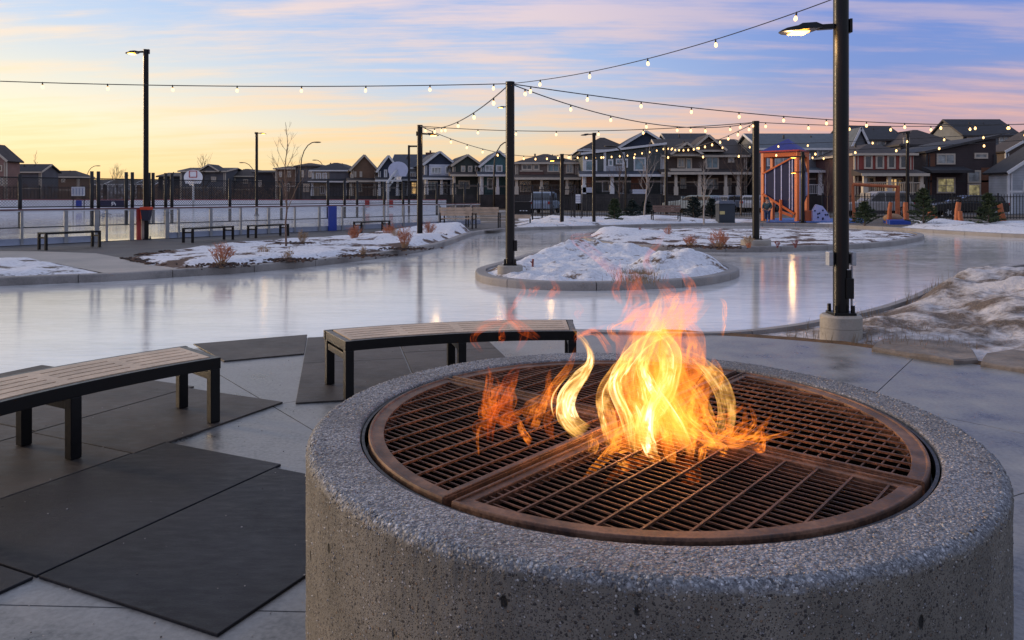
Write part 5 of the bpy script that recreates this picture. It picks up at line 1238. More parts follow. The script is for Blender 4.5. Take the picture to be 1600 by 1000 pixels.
PN = {'b': PB, 'd': PD, 'g': PG, 'l': PLt, 'x': PLx}
def house(label, l, r, d, eave, roofk, ridge, wall, roof, trim, wins=(), porch=None, gables=(), panels=(), yaw=0, dep=10, ov=.3, side=None, base=.1, extra=None, group=None, posts=None, garage=None):
    mid = (l+r)/2; X0 = PX(mid, d); W_ = (r-l)*d/1200; ze = PZ(eave, d)-base; zr = PZ(ridge, d)-base
    root = thing('house', label, 'house', (X0, d, base), yaw, group)
    lx_ = lambda px: (px-mid)*d/1200; lz_ = lambda py: PZ(py, d)-base
    mb = MB(); h2 = W_/2
    if roofk in ('gf',): mb.ext([(-h2, 0), (h2, 0), (h2, ze), (0, zr-.12), (-h2, ze)], 'y', 0, dep)
    elif roofk == 'gs': mb.ext([(0, 0), (dep, 0), (dep, ze), (dep/2, zr-.12), (0, ze)], 'x', -h2, h2)
    elif roofk == 'sr': mb.ext([(-h2, 0), (h2, 0), (h2, zr-.12), (-h2, ze-.12)], 'y', 0, dep)
    elif roofk == 'sl': mb.ext([(-h2, 0), (h2, 0), (h2, ze-.12), (-h2, zr-.12)], 'y', 0, dep)
    else: mb.b2((-h2, 0, 0), (h2, dep, ze))
    mb.build('wall', wall, root)
    mb = MB(); T = .16; tm = MB()
    def slab(a, b, c, e):
        a, b, c, e = map(Vector, (a, b, c, e)); nn = (b-a).cross(e-a).normalized(); nn = nn if nn.z > 0 else -nn; q = nn*T
        mb.add([a, b, c, e, a+q, b+q, c+q, e+q], [(0, 1, 2, 3), (4, 5, 6, 7), (0, 1, 5, 4), (1, 2, 6, 5), (2, 3, 7, 6), (3, 0, 4, 7)])
    if roofk == 'gf':
        sl_ = (zr-ze)/h2
        for s_ in (-1, 1):
            slab((s_*(h2+ov), -ov, ze-sl_*ov), (0, -ov, zr), (0, dep+ov, zr), (s_*(h2+ov), dep+ov, ze-sl_*ov))
            tm.bar((s_*(h2+ov), -ov-.03, ze-sl_*ov+T*.4), (0, -ov-.03, zr+T*.4), .06, .24, up=(0, 0, 1))
    elif roofk == 'gs':
        sl_ = (zr-ze)/(dep/2)
        slab((-h2-ov, -ov, ze-sl_*ov), (h2+ov, -ov, ze-sl_*ov), (h2+ov, dep/2, zr), (-h2-ov, dep/2, zr))
        slab((-h2-ov, dep+ov, ze-sl_*ov), (h2+ov, dep+ov, ze-sl_*ov), (h2+ov, dep/2, zr), (-h2-ov, dep/2, zr))
        tm.b2((-h2-ov, -ov-.06, ze-sl_*ov-.06), (h2+ov, -ov-.005, ze-sl_*ov+.14))
        for s_ in (-1, 1): tm.bar((s_*(h2+ov+.03), -ov, ze-sl_*ov+.06), (s_*(h2+ov+.03), dep/2, zr+.06), .05, .22)
    elif roofk in ('sr', 'sl'):
        s_ = 1 if roofk == 'sr' else -1; k_ = (zr-ze)/W_
        slab((-s_*(h2+ov), -ov, ze-k_*ov), (s_*(h2+ov), -ov, zr+k_*ov), (s_*(h2+ov), dep+ov, zr+k_*ov), (-s_*(h2+ov), dep+ov, ze-k_*ov))
        tm.bar((-s_*(h2+ov), -ov-.03, ze-k_*ov+.06), (s_*(h2+ov), -ov-.03, zr+k_*ov+.06), .05, .2)
    else:
        hx = max(.2, h2-dep*.42) if W_ > dep*.9 else .25; hy0 = min(dep*.42, h2) if W_ <= dep*.9 else dep/2-.2
        a = [(-h2-ov, -ov, ze), (h2+ov, -ov, ze), (h2+ov, dep+ov, ze), (-h2-ov, dep+ov, ze)]; rr_ = [(-hx, hy0, zr), (hx, hy0, zr), (hx, dep-hy0, zr), (-hx, dep-hy0, zr)]
        lo_ = [(p[0], p[1], p[2]-.02) for p in a]
        mb.add(a+rr_+lo_, [(0, 1, 5, 4), (1, 2, 6, 5), (2, 3, 7, 6), (3, 0, 4, 7), (4, 5, 6, 7), (8, 9, 10, 11), (0, 1, 9, 8), (1, 2, 10, 9), (2, 3, 11, 10), (3, 0, 8, 11)])
        tm.b2((-h2-ov, -ov-.05, ze-.16), (h2+ov, -ov+.0, ze+.02)); tm.b2((h2+ov, -ov, ze-.16), (h2+ov+.05, dep, ze+.02)); tm.b2((-h2-ov-.05, -ov, ze-.16), (-h2-ov, dep, ze+.02))
    rf = mb.build('roof', roof, root); tm.build('trim', trim, rf)
    mb = MB(); zc_ = min(ze, zr)-.2
    for xx in (-h2, h2): mb.b2((xx-.07, -.028, 0), (xx+.07, .1, zc_)); mb.b2((xx+(.16 if xx < 0 else -.24), -.1, 0), (xx+(.24 if xx < 0 else -.16), -.006, zc_))
    mb.b2((-h2+.08, -.03, ze*.5), (h2-.08, -.004, ze*.5+.16)); mb.build('corner_board', trim, root)
    if W_ > 3.5 and roofk in ('gs', 'hip'):
        mb = MB(); mb.cyl(-h2*.35, dep*.30, ze, ze+(zr-ze)*.62+.45, .09, n=8); mb.cyl(h2*.25, dep*.34, ze, ze+(zr-ze)*.66+.35, .06, n=8); mb.build('vent_pipe', TRD, rf)
    for g in gables:        # cross gables on the front: px0, px1, eave py, peak py, depth
        a, b, e_, pk = g[:4]; x0, x1 = lx_(a), lx_(b); m2 = (x0+x1)/2; y_ = -(g[4] if len(g) > 4 else .5); zz0, zz1 = lz_(e_), lz_(pk)
        gb = MB(); gb.ext([(x0+.2, zz0), (x1-.2, zz0), (m2, zz1-.12)], 'y', y_, 2.5); go = gb.build('gable', wall, root)
        mb = MB(); 
        for s_, xe in ((-1, x0), (1, x1)): slab((xe, y_-.3, zz0-.05), (m2, y_-.3, zz1), (m2, 3, zz1), (xe, 3, zz0-.05))
        mb.build('gable_roof', roof, go)
        tm = MB(); tm.bar((x0, y_-.33, zz0), (m2, y_-.33, zz1+.05), .06, .2); tm.bar((x1, y_-.33, zz0), (m2, y_-.33, zz1+.05), .06, .2); tm.b2((x0+.2, y_-.05, zz0-.1), (x1-.2, y_+.0, zz0+.08)); tm.build('gable_trim', trim, go)
    for p_ in panels:       # coloured wall panels: px0,px1,py0,py1,mat,proud
        mb = MB(); pr_ = p_[5] if len(p_) > 5 else .03; mb.b2((lx_(p_[0]), -pr_, lz_(p_[3])), (lx_(p_[1]), .0-.002, lz_(p_[2]))); mb.build('wall_panel', p_[4], root)
    for w_ in wins:         # px0, px1, py_top, py_bottom, pane kind, mullions[, proud]
        x0, x1 = lx_(w_[0]), lx_(w_[1]); z1_, z0_ = lz_(w_[2]), lz_(w_[3]); pr_ = .05+(w_[6] if len(w_) > 6 else 0); tk = .13
        mb = MB(); mb.b2((x0, -pr_-.04, z0_), (x0+tk, -pr_+.045, z1_)); mb.b2((x1-tk, -pr_-.04, z0_), (x1, -pr_+.045, z1_)); mb.b2((x0+tk, -pr_-.04, z0_), (x1-tk, -pr_+.045, z0_+tk)); mb.b2((x0+tk, -pr_-.04, z1_-tk), (x1-tk, -pr_+.045, z1_))
        for k in range(1, w_[5]): xx = x0+(x1-x0)*k/w_[5]; mb.b2((xx-.035, -pr_-.035, z0_+tk), (xx+.035, -pr_+.04, z1_-tk))
        if z1_-z0_ > 1.3: zz = z0_+(z1_-z0_)*.5; mb.b2((x0+tk, -pr_-.03, zz-.025), (x1-tk, -pr_+.035, zz+.025))
        fr = mb.build('window', trim if trim is not TRD else TRC, root)
        mb = MB(); mb.b2((x0+tk*.8, -pr_+.0, z0_+tk*.8), (x1-tk*.8, -pr_+.03, z1_-tk*.8)); mb.build('pane', PN[w_[4]], fr)
    if porch:               # px0, px1, py of roof edge, columns px list, deck py, rail?, projection
        a, b, ry_, cols, dk, rail, pj = porch; x0, x1 = lx_(a), lx_(b); zr_ = lz_(ry_); zd = max(.1, lz_(dk))
        mb = MB(); mb.ext([(-pj-.3, zr_-.1), (-pj-.3, zr_+.03), (-.004, zr_+.42), (-.004, zr_-.1)], 'x', x0-.3, x1+.3); po = mb.build('porch_roof', roof, root)
        mb = MB(); mb.b2((x0-.34, -pj-.36, zr_-.16), (x1+.34, -pj-.305, zr_+.06)); mb.build('fascia', trim, po)
        mb = MB(); mb.b2((x0, -pj, 0), (x1, -.004, zd)); mb.build('porch_deck', M('porch_deck', (.05, .045, .042), .8, 0, .6, 1.2), root)
        for cpx in cols:
            xx = lx_(cpx); mb = MB(); mb.b2((xx-.13, -pj, zd), (xx+.13, -pj+.26, zr_-.105)); mb.b2((xx-.2, -pj-.06, zd), (xx+.2, -pj+.32, zd+.8)); mb.build('porch_column', trim, root)
        if rail:
            mb = MB(); mb.b2((x0, -pj+.02, zd+.9), (x1, -pj+.08, zd+.97)); mb.b2((x0, -pj+.02, zd+.12), (x1, -pj+.08, zd+.17)); k = 0
            while x0+k*.16 < x1: mb.b2((x0+k*.16, -pj+.03, zd+.16), (x0+k*.16+.03, -pj+.07, zd+.9)); k += 1
            mb.build('railing', trim if rail == 2 else BLKF, root)
    return root
S_BRN = siding('brown_siding', (.085, .062, .05)); S_DK = siding('charcoal_siding', (.03, .03, .034)); S_GG = siding('grey_green_siding', (.075, .085, .08)); S_TAUPE = siding('taupe_siding', (.15, .11, .09)); S_RED = siding('red_siding', (.26, .055, .04), .25, True)
S_MAR = siding('maroon_siding', (.075, .035, .035)); S_SLT = siding('slate_siding', (.13, .14, .15)); S_WHT = siding('white_siding', (.50, .52, .58)); S_NAVY = siding('navy_siding', (.025, .035, .06)); S_TEAL = siding('teal_siding', (.05, .12, .13)); S_GRN = siding('dark_green_siding', (.04, .05, .042))
S_CRM = siding('cream_siding', (.34, .29, .22)); S_TAN = siding('tan_brown_siding', (.17, .10, .06)); S_GRY = siding('grey_siding', (.10, .10, .11)); S_PGR = siding('pale_grey_siding', (.34, .36, .38)); RUSTP = M('rust_brown_panel', (.17, .065, .03), .6, 0, .2, 4); S_CED = siding('cedar_siding', (.20, .09, .055), .2, True)
# right to left
house('pale grey gabled house cut by the right frame edge', 1576, 1720, 60, 268, 'gf', 222, S_PGR, ROOF[0], TRW, [(1598, 1640, 282, 300, 'd', 2)], dep=2.5)
house('dark brown gabled house above the pale grey one at the right edge', 1572, 1720, 76, 236, 'gf', 195, S_BRN, ROOF[1], TRW, [], dep=3)
house('tall dark house with slab roof rising at the upper right', 1506, 1590, 92, 211, 'gs', 183, S_SLT, ROOF[0], TRD, [(1560, 1577, 209, 224, 'b', 2), (1510, 1530, 214, 226, 'd', 1), (1560, 1583, 236, 250, 'd', 2)], dep=8, panels=[(1570, 1590, 250, 262, S_SLT)])
house('dark brown modern house with sloping roof and rust brown panels', 1448, 1556, 66, 238, 'sr', 214, siding('deep_brown_siding', (.045, .032, .032)), ROOF[0], TRD,
      [(1463, 1492, 240, 257, 'b', 2), (1522, 1543, 239, 248, 'b', 1), (1463, 1492, 277, 302, 'x', 2), (1511, 1532, 266, 286, 'b', 1), (1511, 1532, 287, 307, 'x', 1)],
      porch=(1446, 1500, 268, [], 322, 0, 1.2), panels=[(1533, 1549, 262, 320, RUSTP), (1450, 1461, 240, 260, RUSTP), (1450, 1456, 272, 310, RUSTP), (1446, 1510, 305, 322, S_DK, .2), (1500, 1532, 309, 322, RUSTP)])
house('dark hip roofed house behind the brown modern house', 1408, 1500, 84, 226, 'hip', 199, S_GRY, ROOF[1], TRD, [(1411, 1421, 215, 229, 'b', 1)], dep=12)
house('red upper storey house with four tall windows and maroon porch', 1336, 1426, 62, 240, 'hip', 222, S_MAR, ROOF[1], TRC,
      [(1349, 1362, 242, 264, 'd', 1, .08), (1367, 1380, 242, 264, 'd', 1, .08), (1385, 1398, 242, 264, 'd', 1, .08), (1404, 1416, 242, 264, 'd', 1, .08), (1347, 1367, 276, 303, 'd', 2), (1388, 1410, 278, 302, 'l', 3), (1400, 1411, 280, 303, 'd', 1)],
      porch=(1336, 1426, 273, [1338, 1375, 1424], 304, 2, 1.6), panels=[(1338, 1426, 241, 265, S_RED, .08)], dep=11)
house('dark house with white framed window above the red house', 1334, 1411, 88, 218, 'gs', 194, S_GRY, ROOF[0], TRD, [(1357, 1384, 217, 232, 'b', 2)], dep=8)
house('slate grey long roofed house behind the orange tower', 1190, 1346, 70, 232, 'gs', 205, S_SLT, ROOF[2], TRW,
      [(1276, 1303, 232, 257, 'b', 3), (1198, 1236, 244, 260, 'b', 3), (1284, 1303, 270, 291, 'b', 2), (1256, 1266, 240, 250, 'b', 1), (1312, 1326, 240, 256, 'd', 1)], gables=[(1322, 1352, 232, 202, .8)],
      porch=(1192, 1345, 268, [1194, 1240, 1270, 1308, 1343], 305, 2, 1.8), dep=9)
house('brown craftsman house with two cream trimmed gables and columned porch', 1038, 1166, 73, 243, 'gs', 214, S_BRN, ROOF[1], TRC,
      [(1058, 1070, 247, 262, 'b', 2), (1071, 1081, 247, 267, 'g', 1), (1102, 1123, 244, 264, 'g', 2), (1137, 1147, 244, 254, 'b', 1), (1062, 1072, 277, 295, 'b', 2), (1100, 1122, 278, 296, 'b', 3), (1137, 1143, 278, 302, 'b', 1)],
      gables=[(1042, 1092, 243, 226, 1.4), (1075, 1132, 236, 213, .6)], porch=(1032, 1160, 271, [1034, 1050, 1086, 1126, 1145], 305, 1, 1.8), dep=10, panels=[(1044, 1091, 264, 270, TRC, 1.3)])
house('dark hip roofed wing joined behind the craftsman house at its right', 1120, 1192, 82, 238, 'hip', 215, S_DK, ROOF[1], TRC, [], dep=12)
house('charcoal upper gable of the craftsman house rising behind it', 1048, 1112, 86, 226, 'gs', 206, S_GRY, ROOF[0], TRC, [(1050, 1075, 226, 232, 'b', 2)], dep=8)
house('grey green modern house with white framed windows and recessed balcony', 912, 1036, 73, 241, 'sr', 226, S_GG, ROOF[3], TRW,
      [(913, 933, 250, 268, 'g', 1), (990, 1009, 246, 267, 'g', 1), (950, 958, 249, 260, 'g', 1), (962, 974, 248, 257, 'g', 2), (975, 981, 248, 262, 'g', 1), (940, 952, 282, 300, 'd', 1), (966, 975, 282, 303, 'd', 1)],
      porch=(908, 1036, 274, [910, 953, 1034], 303, 1, 1.6), panels=[(943, 947, 236, 268, TRW, .1), (972, 976, 238, 268, TRW, .1), (947, 972, 259, 268, S_PGR, .06), (986, 1010, 276, 296, S_CED, .05), (908, 925, 274, 300, S_CED, .05), (984, 1006, 296, 303, S_WHT, 1.66), (908, 925, 293, 301, S_WHT, 1.66)])
house('dark roof wing with small corner window behind the grey green house', 906, 985, 88, 234, 'hip', 212, S_GRY, ROOF[1], TRW, [(911, 923, 232, 243, 'b', 2)], dep=12)
house('navy gabled wing with white rake board behind the grey green house', 966, 1052, 86, 232, 'gf', 206, S_NAVY, ROOF[3], TRW, [], dep=12)
house('taupe hip roofed house with cream trim, two storeys of columns', 806, 903, 78, 254, 'hip', 238, S_TAUPE, ROOF[1], TRC,
      [(815, 832, 256, 266, 'd', 2), (833, 843, 256, 266, 'd', 1), (855, 874, 255, 269, 'g', 2), (884, 896, 254, 271, 'b', 2), (812, 830, 282, 300, 'd', 3), (848, 858, 283, 300, 'd', 2), (886, 896, 283, 302, 'b', 1)],
      porch=(804, 900, 279, [807, 845, 884], 304, 1, 1.8), panels=[(812, 850, 268, 277, M('brick_band', (.14, .075, .06), .8), .1), (812, 848, 266.5, 268, TRC, .16)], dep=12)
house('dark teal gabled house just left of the central post', 752, 806, 86, 259, 'gf', 237, S_TEAL, ROOF[3], TRW, [(757, 771, 258, 269, 'b', 2), (775, 785, 258, 269, 'b', 1), (761, 770, 278, 296, 'd', 1)], porch=(748, 800, 274, [750, 775, 798], 304, 1, 1.5), yaw=R(8))
house('dark green house with boxed gable left of the teal house', 708, 752, 88, 258, 'gf', 243, S_GRN, ROOF[1], TRC, [(720, 727, 259, 269, 'b', 1), (731, 738, 259, 269, 'b', 1), (742, 747, 259, 268, 'b', 1), (716, 734, 282, 295, 'd', 2)], porch=(705, 748, 274, [707, 746], 304, 0, 1.5), yaw=R(12))
house('navy house with white boxed bay window and big gable', 664, 710, 90, 256, 'gf', 238, S_NAVY, ROOF[3], TRW, [(673, 689, 261, 272, 'b', 3, .3), (695, 704, 260, 272, 'b', 1, .3), (668, 684, 283, 297, 'g', 3), (692, 699, 284, 304, 'd', 1)], porch=(662, 704, 279, [664, 687, 703], 304, 1, 1.5), panels=[(670, 706, 257, 277, S_WHT, .3)], yaw=R(14))
house('blue grey long roofed house with brick chimney', 612, 672, 98, 262, 'gs', 240, S_PGR, ROOF[3], TRW, [(640, 650, 269, 278, 'b', 2), (618, 630, 286, 299, 'd', 2), (642, 652, 284, 304, 'l', 1)], porch=(612, 668, 281, [614, 640, 667], 306, 0, 1.4), dep=9)
hb_ = [o for o in C.objects if o.get('label') == 'blue grey long roofed house with brick chimney'][0]
mb = MB(); mb.b2((1.4, 4.2, PZ(246, 98)), (2.6, 5.0, PZ(236.5, 98))); mb.b2((1.9, 4.5, PZ(236.5, 98)), (2.1, 4.7, PZ(233, 98))); mb.build('chimney', M('chimney_brick', (.14, .07, .05), .8), [c for c in hb_.children if c.name.startswith('roof')][0])
house('navy gabled house with white rake boards behind the pale backboard', 592, 622, 94, 265, 'gf', 244, S_NAVY, ROOF[0], TRW, [(600, 605, 265, 278, 'b', 1), (608, 614, 268, 279, 'b', 1), (615, 622, 268, 279, 'b', 1), (602, 610, 284, 299, 'b', 2)], porch=(590, 622, 282, [592, 620], 306, 0, 1.4), yaw=R(12), dep=12)
house('tan brown gabled house with small square windows', 550, 588, 98, 264, 'gf', 243, S_TAN, ROOF[1], TRC, [(554, 557, 268, 277, 'b', 1), (562, 566, 268, 277, 'b', 1), (548, 552, 272, 279, 'b', 1), (556, 566, 286, 300, 'd', 2)], porch=(546, 586, 283, [548, 584], 306, 0, 1.4), yaw=R(14), dep=12)
house('cream bay fronted house with grey hip roof', 488, 548, 104, 266, 'hip', 253, S_CRM, ROOF[0], TRW, [(494, 502, 270, 281, 'b', 2), (504, 511, 270, 281, 'b', 1), (521, 528, 268, 280, 'b', 2), (500, 508, 290, 303, 'd', 2)], porch=(490, 545, 284, [492, 515, 543], 306, 0, 1.4), panels=[(515, 548, 267, 306, S_GRY, .1)], dep=11)
house('dark square house left of the cream bay house', 463, 497, 108, 259, 'hip', 254, S_GRY, ROOF[1], TRD, [(470, 475, 266, 277, 'b', 1), (482, 487, 266, 277, 'b', 1), (474, 484, 287, 300, 'b', 2)], dep=12)
house('brown square house behind the bare sapling', 431, 464, 112, 263, 'hip', 259, S_TAN, ROOF[1], TRC, [(436, 441, 268, 277, 'b', 1), (449, 455, 267, 277, 'b', 1), (445, 453, 286, 299, 'd', 2)], dep=12)
house('low dark house at the foot of the slim far lamp post', 398, 432, 118, 270, 'gs', 266, S_DK, ROOF[0], TRD, [(402, 409, 282, 292, 'b', 2)], dep=10)
house('grey hip roofed house right of the white backboard', 352, 402, 122, 275, 'hip', 263, S_GRY, ROOF[1], TRC, [(362, 368, 277, 284, 'b', 2), (380, 388, 280, 287, 'd', 2)], dep=12)
house('dark house with small gable behind the white backboard', 282, 352, 118, 268, 'gs', 262, S_GRY, ROOF[0], TRC, [(290, 297, 274, 282, 'd', 2), (330, 338, 276, 284, 'b', 2)], gables=[(312, 346, 268, 258, .6)], dep=9)
house('low grey house left of the white backboard', 248, 284, 126, 276, 'gs', 270, S_DK, ROOF[0], TRD, [(255, 262, 281, 288, 'd', 1)], dep=9)
house('reddish hip roofed house on the sunset horizon', 66, 123, 118, 276, 'hip', 266, S_TAN, ROOF[1], TRC, [(96, 102, 279, 285, 'b', 2)], dep=4)
house('grey gabled house near the left edge', 12, 64, 104, 268, 'gs', 257, S_GRY, ROOF[0], TRC, [], dep=4)
house('tall brown gabled house cut by the left frame edge', -46, 10, 92, 250, 'gf', 226, siding('rose_brown_siding', (.26, .15, .12)), ROOF[1], TRC, [(-6, 4, 258, 268, 'd', 1), (-4, 6, 276, 290, 'b', 2)], dep=2.5)
for k, (l, r, rg_) in enumerate(((128, 160, 284), (168, 208, 283), (212, 240, 285))):
    house(['tiny far house left of the tall lamp post', 'tiny far house with pale front near the tall lamp post', 'tiny far house right of the tall lamp post'][k], l, r, 170, 288, 'gs', rg_-3, [S_GRY, S_PGR, S_TAN][k], ROOF[0], TRW, [(l+8, l+14, 290, 294, 'b', 1)], dep=9)

# ------------------------------------------------------------------ cars
TYRE = M('tyre_rubber', (.015, .015, .016), .8); RIMM = M('alloy_rim', (.5, .5, .52), .35, .8, .1)
def car(label, px, d, rz, colr, suv=True, name='parked_car', rough=.3, L=4.6):
    root = thing(name, label, 'car', (PX(px, d), d, .1), rz, 'cars parked along the street'); W2 = .9
    hT = 1.72 if suv else 1.45; body = [(-L/2, .38), (-L/2, .85), (-L/2+.12, .98)]+([(-L/2+.2, 1.0)])+[(L/2-1.35, 1.02), (L/2-.25, .90), (L/2, .78), (L/2, .38)]
    mb = MB(); mb.ext(body, 'y', -W2, W2); mb.build('body', colr, root, bevel=.06)
    r0, r1 = (-L/2+.15, L/2-1.4); top = [(r0, .99), (r0+.22, hT-.06), (r0+.5, hT), (r1-1.0, hT), (r1-.75, hT-.06), (r1+.05, 1.0)]
    mb = MB(); mb.ext(top, 'y', -W2+.12, W2-.12); mb.build('cabin', colr, root, bevel=.05)
    mb = MB(); g = [(r0+.18, 1.05), (r0+.33, hT-.12), (r1-.85, hT-.12), (r1-.22, 1.05)]
    for s_ in (-1, 1): mb.ext(g, 'y', s_*(W2-.12), s_*(W2-.105))
    mb.add([(r0+.02, -.7, 1.06), (r0+.02, .7, 1.06), (r0+.19, .66, hT-.12), (r0+.19, -.66, hT-.12)], [(0, 1, 2, 3)]); mb.add([(r1+.06, -.7, 1.06), (r1+.06, .7, 1.06), (r1-.68, .66, hT-.1), (r1-.68, -.66, hT-.1)], [(0, 1, 2, 3)])
    mb.build('windows', PD, root, fixn=False)
    mb = MB(); 
    for x_ in (-.35, .62): mb.b2((x_-.04, -W2+.09, 1.04), (x_+.04, W2-.09, hT-.1))
    mb.build('pillar', colr, root)
    for x_ in (-L/2+.85, L/2-.9):
        for s_ in (-1, 1):
            mb = MB(); mb.tube([(x_, s_*(W2-.2), .34), (x_, s_*(W2+.02), .34)], .34, 20); wh = mb.build('wheel', TYRE, root)
            mb = MB(); mb.tube([(x_, s_*(W2+.005), .34), (x_, s_*(W2+.035), .34)], .12, 12)
            for k in range(5): a = k*1.2566; mb.bar((x_, s_*(W2+.028), .34), (x_+.22*math.cos(a), s_*(W2+.028), .34+.22*math.sin(a)), .05, .02, up=(0, 1, 0))
            mb.build('rim', RIMM, wh)
    for s_ in (-1, 1):
        mb = MB(); mb.box((L/2-.02, s_*.66, .76), (.08, .3, .13)); mb.build('headlight', M('headlight_glass', (.6, .6, .6), .2), root)
        mb = MB(); mb.box((-L/2+.0, s_*.70, .86), (.06, .24, .2)); mb.build('tail_light', M('tail_light', (.35, .02, .02), .3), root)
car('white and teal parked car dusted with snow before the craftsman house', 1083, 62, R(140), M('teal_white_paint', (.26, .31, .32), .35, 0, .5, 1.2), False)
car('pale parked car right of the waste container', 1150, 68, R(35), M('pale_paint', (.28, .30, .35), .3, 0, .2), False)
car('silver boxy off-roader parked before the red house', 1367, 53, R(178), M('silver_paint', (.36, .34, .33), .35, .2, .15), True)
car('black parked car half hidden behind the leaning logs at the right', 1508, 50, R(174), M('black_paint', (.012, .012, .014), .2, 0, .1), False)
car('pale blue grey van parked before the taupe house', 852, 62, R(78), M('blue_grey_paint', (.25, .30, .37), .45, 0, .15), True, 'parked_van')
car('white low car at the left of the orange tower', 1188, 66, R(50), M('white_paint', (.35, .38, .44), .3), False)

# ------------------------------------------------------------------ playground
d0 = 42.5; tx = PX(1236, d0); root = thing('playground_tower', 'orange framed playground tower with striped navy panels and blue pyramid roof', 'playground', (tx, d0, .1), 0)
zl = lambda py, d=d0: PZ(py, d)-.1
A_, B_, Cc_, D_ = Vector((PX(1201, d0)-tx, .9)), Vector((PX(1240, d0)-tx, -.5)), Vector((PX(1269, d0)-tx, .8)), Vector((PX(1228, d0)-tx, 2.2))
for p_ in (A_, B_, Cc_, D_):
    mb = MB(); mb.box((p_.x, p_.y, zl(237)/2), (.19, .19, zl(237)), R(30)); mb.build('post', ORG, root, bevel=.01)
mb = MB()
for a, b in ((A_, B_), (B_, Cc_), (Cc_, D_), (D_, A_)): mb.bar((a.x, a.y, zl(241)), (b.x, b.y, zl(241)), .2, .26)
mb.build('top_frame', ORG, root)
ap = (B_.x-.02, .8, zl(215)); zo = zl(236); q = [Vector((A_.x-.25, A_.y, zo)), Vector((B_.x, B_.y-.3, zo)), Vector((Cc_.x+.1, Cc_.y, zo)), Vector((D_.x, D_.y+.2, zo))]
mb = MB(); mb.add(q+[Vector(ap)], [(0, 1, 4), (1, 2, 4), (2, 3, 4), (3, 0, 4), (0, 1, 2, 3)]); mb.build('pyramid_roof', M('royal_blue_plastic', (.018, .03, .22), .6, 0, .25), root)
mb = MB(); [mb.bar(q[k], q[(k+1) % 4], .08, .08) for k in range(4)]; mb.build('roof_trim', REDP, root)
def panel_poly(a, b, pts, mat, off, nm, w_=.05):
    u_ = (b-a).normalized(); n_ = Vector((u_.y, -u_.x))
    if n_.y > 0: n_ = -n_
    L = (b-a).length; vs = []
    for k in (0, 1): vs += [(a.x+u_.x*L*s_+n_.x*(off+k*w_), a.y+u_.y*L*s_+n_.y*(off+k*w_), z_) for s_, z_ in pts]
    n2_ = len(pts); mb = MB(); mb.add(vs, [tuple(range(n2_)), tuple(range(n2_, 2*n2_))]+[(i, (i+1) % n2_, n2_+(i+1) % n2_, n2_+i) for i in range(n2_)]); return mb.build(nm, mat, root)
PT = [(0.0, zl(270)), (.96, zl(245)), (.96, zl(334)), (.0, zl(304))]
panel_poly(A_, B_, PT, NAVY, 0, 'side_panel'); panel_poly(B_, Cc_, [(.0, zl(243)), (.6, zl(247)), (1.0, zl(268)), (1.0, zl(304)), (.6, zl(320)), (.5, zl(345)), (.06, zl(345))], NAVY, 0, 'side_panel')
PALS = M('pale_stripe', (.48, .50, .72), .5)
for s_ in (.08, .36, .56, .80, .88): panel_poly(A_, B_, [(s_-.014, zl(272-26*s_)), (s_+.014, zl(272-26*s_)), (s_+.014, zl(302+30*s_)), (s_-.014, zl(302+30*s_))], PALS, .052, 'stripe', .02)
for s_ in (.14, .24): panel_poly(B_, Cc_, [(s_-.03, zl(250)), (s_+.03, zl(250)), (s_+.03, zl(343)), (s_-.03, zl(343))], PALS, .052, 'stripe', .02)
for s_ in (.82, .93): panel_poly(B_, Cc_, [(s_-.025, zl(268)), (s_+.025, zl(270)), (s_+.025, zl(303)), (s_-.025, zl(306))], PALS, .052, 'stripe', .02)
mb = MB(); f = .3
def on(a, b, s_, z_, off=.1):
    u_ = (b-a).normalized(); n_ = Vector((u_.y, -u_.x)); n_ = -n_ if n_.y > 0 else n_; p_ = a.lerp(b, s_); return (p_.x+n_.x*off, p_.y+n_.y*off, z_)
mb = MB(); mb.bar(on(A_, B_, .0, zl(271)), on(A_, B_, .95, zl(245)), .05, .08); mb.build('climbing_plank', ORG, root)
mb = MB(); mb.bar(on(A_, B_, 0, zl(303)), on(A_, B_, .95, zl(334)), .05, .12); mb.build('climbing_plank', ORG, root)
mb = MB(); mb.bar(on(A_, B_, .55, zl(312)), on(A_, B_, .55, .05), .12, .12); mb.build('climbing_plank', ORG, root)
mb = MB(); mb.bar(on(A_, B_, .5, zl(330)), on(A_, B_, .9, .3), .08, .14); mb.build('climbing_plank', ORG, root)
mb = MB(); mb.box((PX(1262, d0)-tx, 0, .3), (.5, .6, .6)); mb.build('orange_step', M('dark_orange', (.4, .10, .03), .5), root)
t = thing('climbing_wall', 'small pale blue climbing slab with dark holds beside the orange tower', 'climbing wall', (PX(1283, 42), 42, .1))
mb = MB(); mb.ext([(-.45, 0), (.55, 0), (.40, .45), (.1, .85), (-.25, .95), (-.45, .6)], 'y', 0, .25); mb.build('slab', PALEB, t, bevel=.03)
mb = MB(); rg = random.Random(3)
for k in range(9): mb.sphere((rg.uniform(-.35, .35), -.01, rg.uniform(.1, .7)), .05, 8, 5)
mb.build('holds', NAVY, t)
mb = MB(); 
struct('play_surface', (lambda m: (m.prism([(PX(1190, 42), 41.2), (PX(1345, 41), 40.5), (PX(1350, 47), 47), (PX(1190, 48), 48)], .05, .13), m)[1])(MB()), M('blue_play_surface', (.05, .14, .42), .7, 0, .2))
struct('play_surface', (lambda m: (m.prism([(PX(1380, 39), 38.3), (PX(1412, 39), 38.3), (PX(1412, 41), 41), (PX(1380, 41), 41)], .05, .30), m)[1])(MB()), M('deep_blue_play_surface', (.02, .07, .40), .6, 0, .2))
LOG = M('orange_log', (.42, .12, .04), .65, 0, .35, 6, .4, 30)
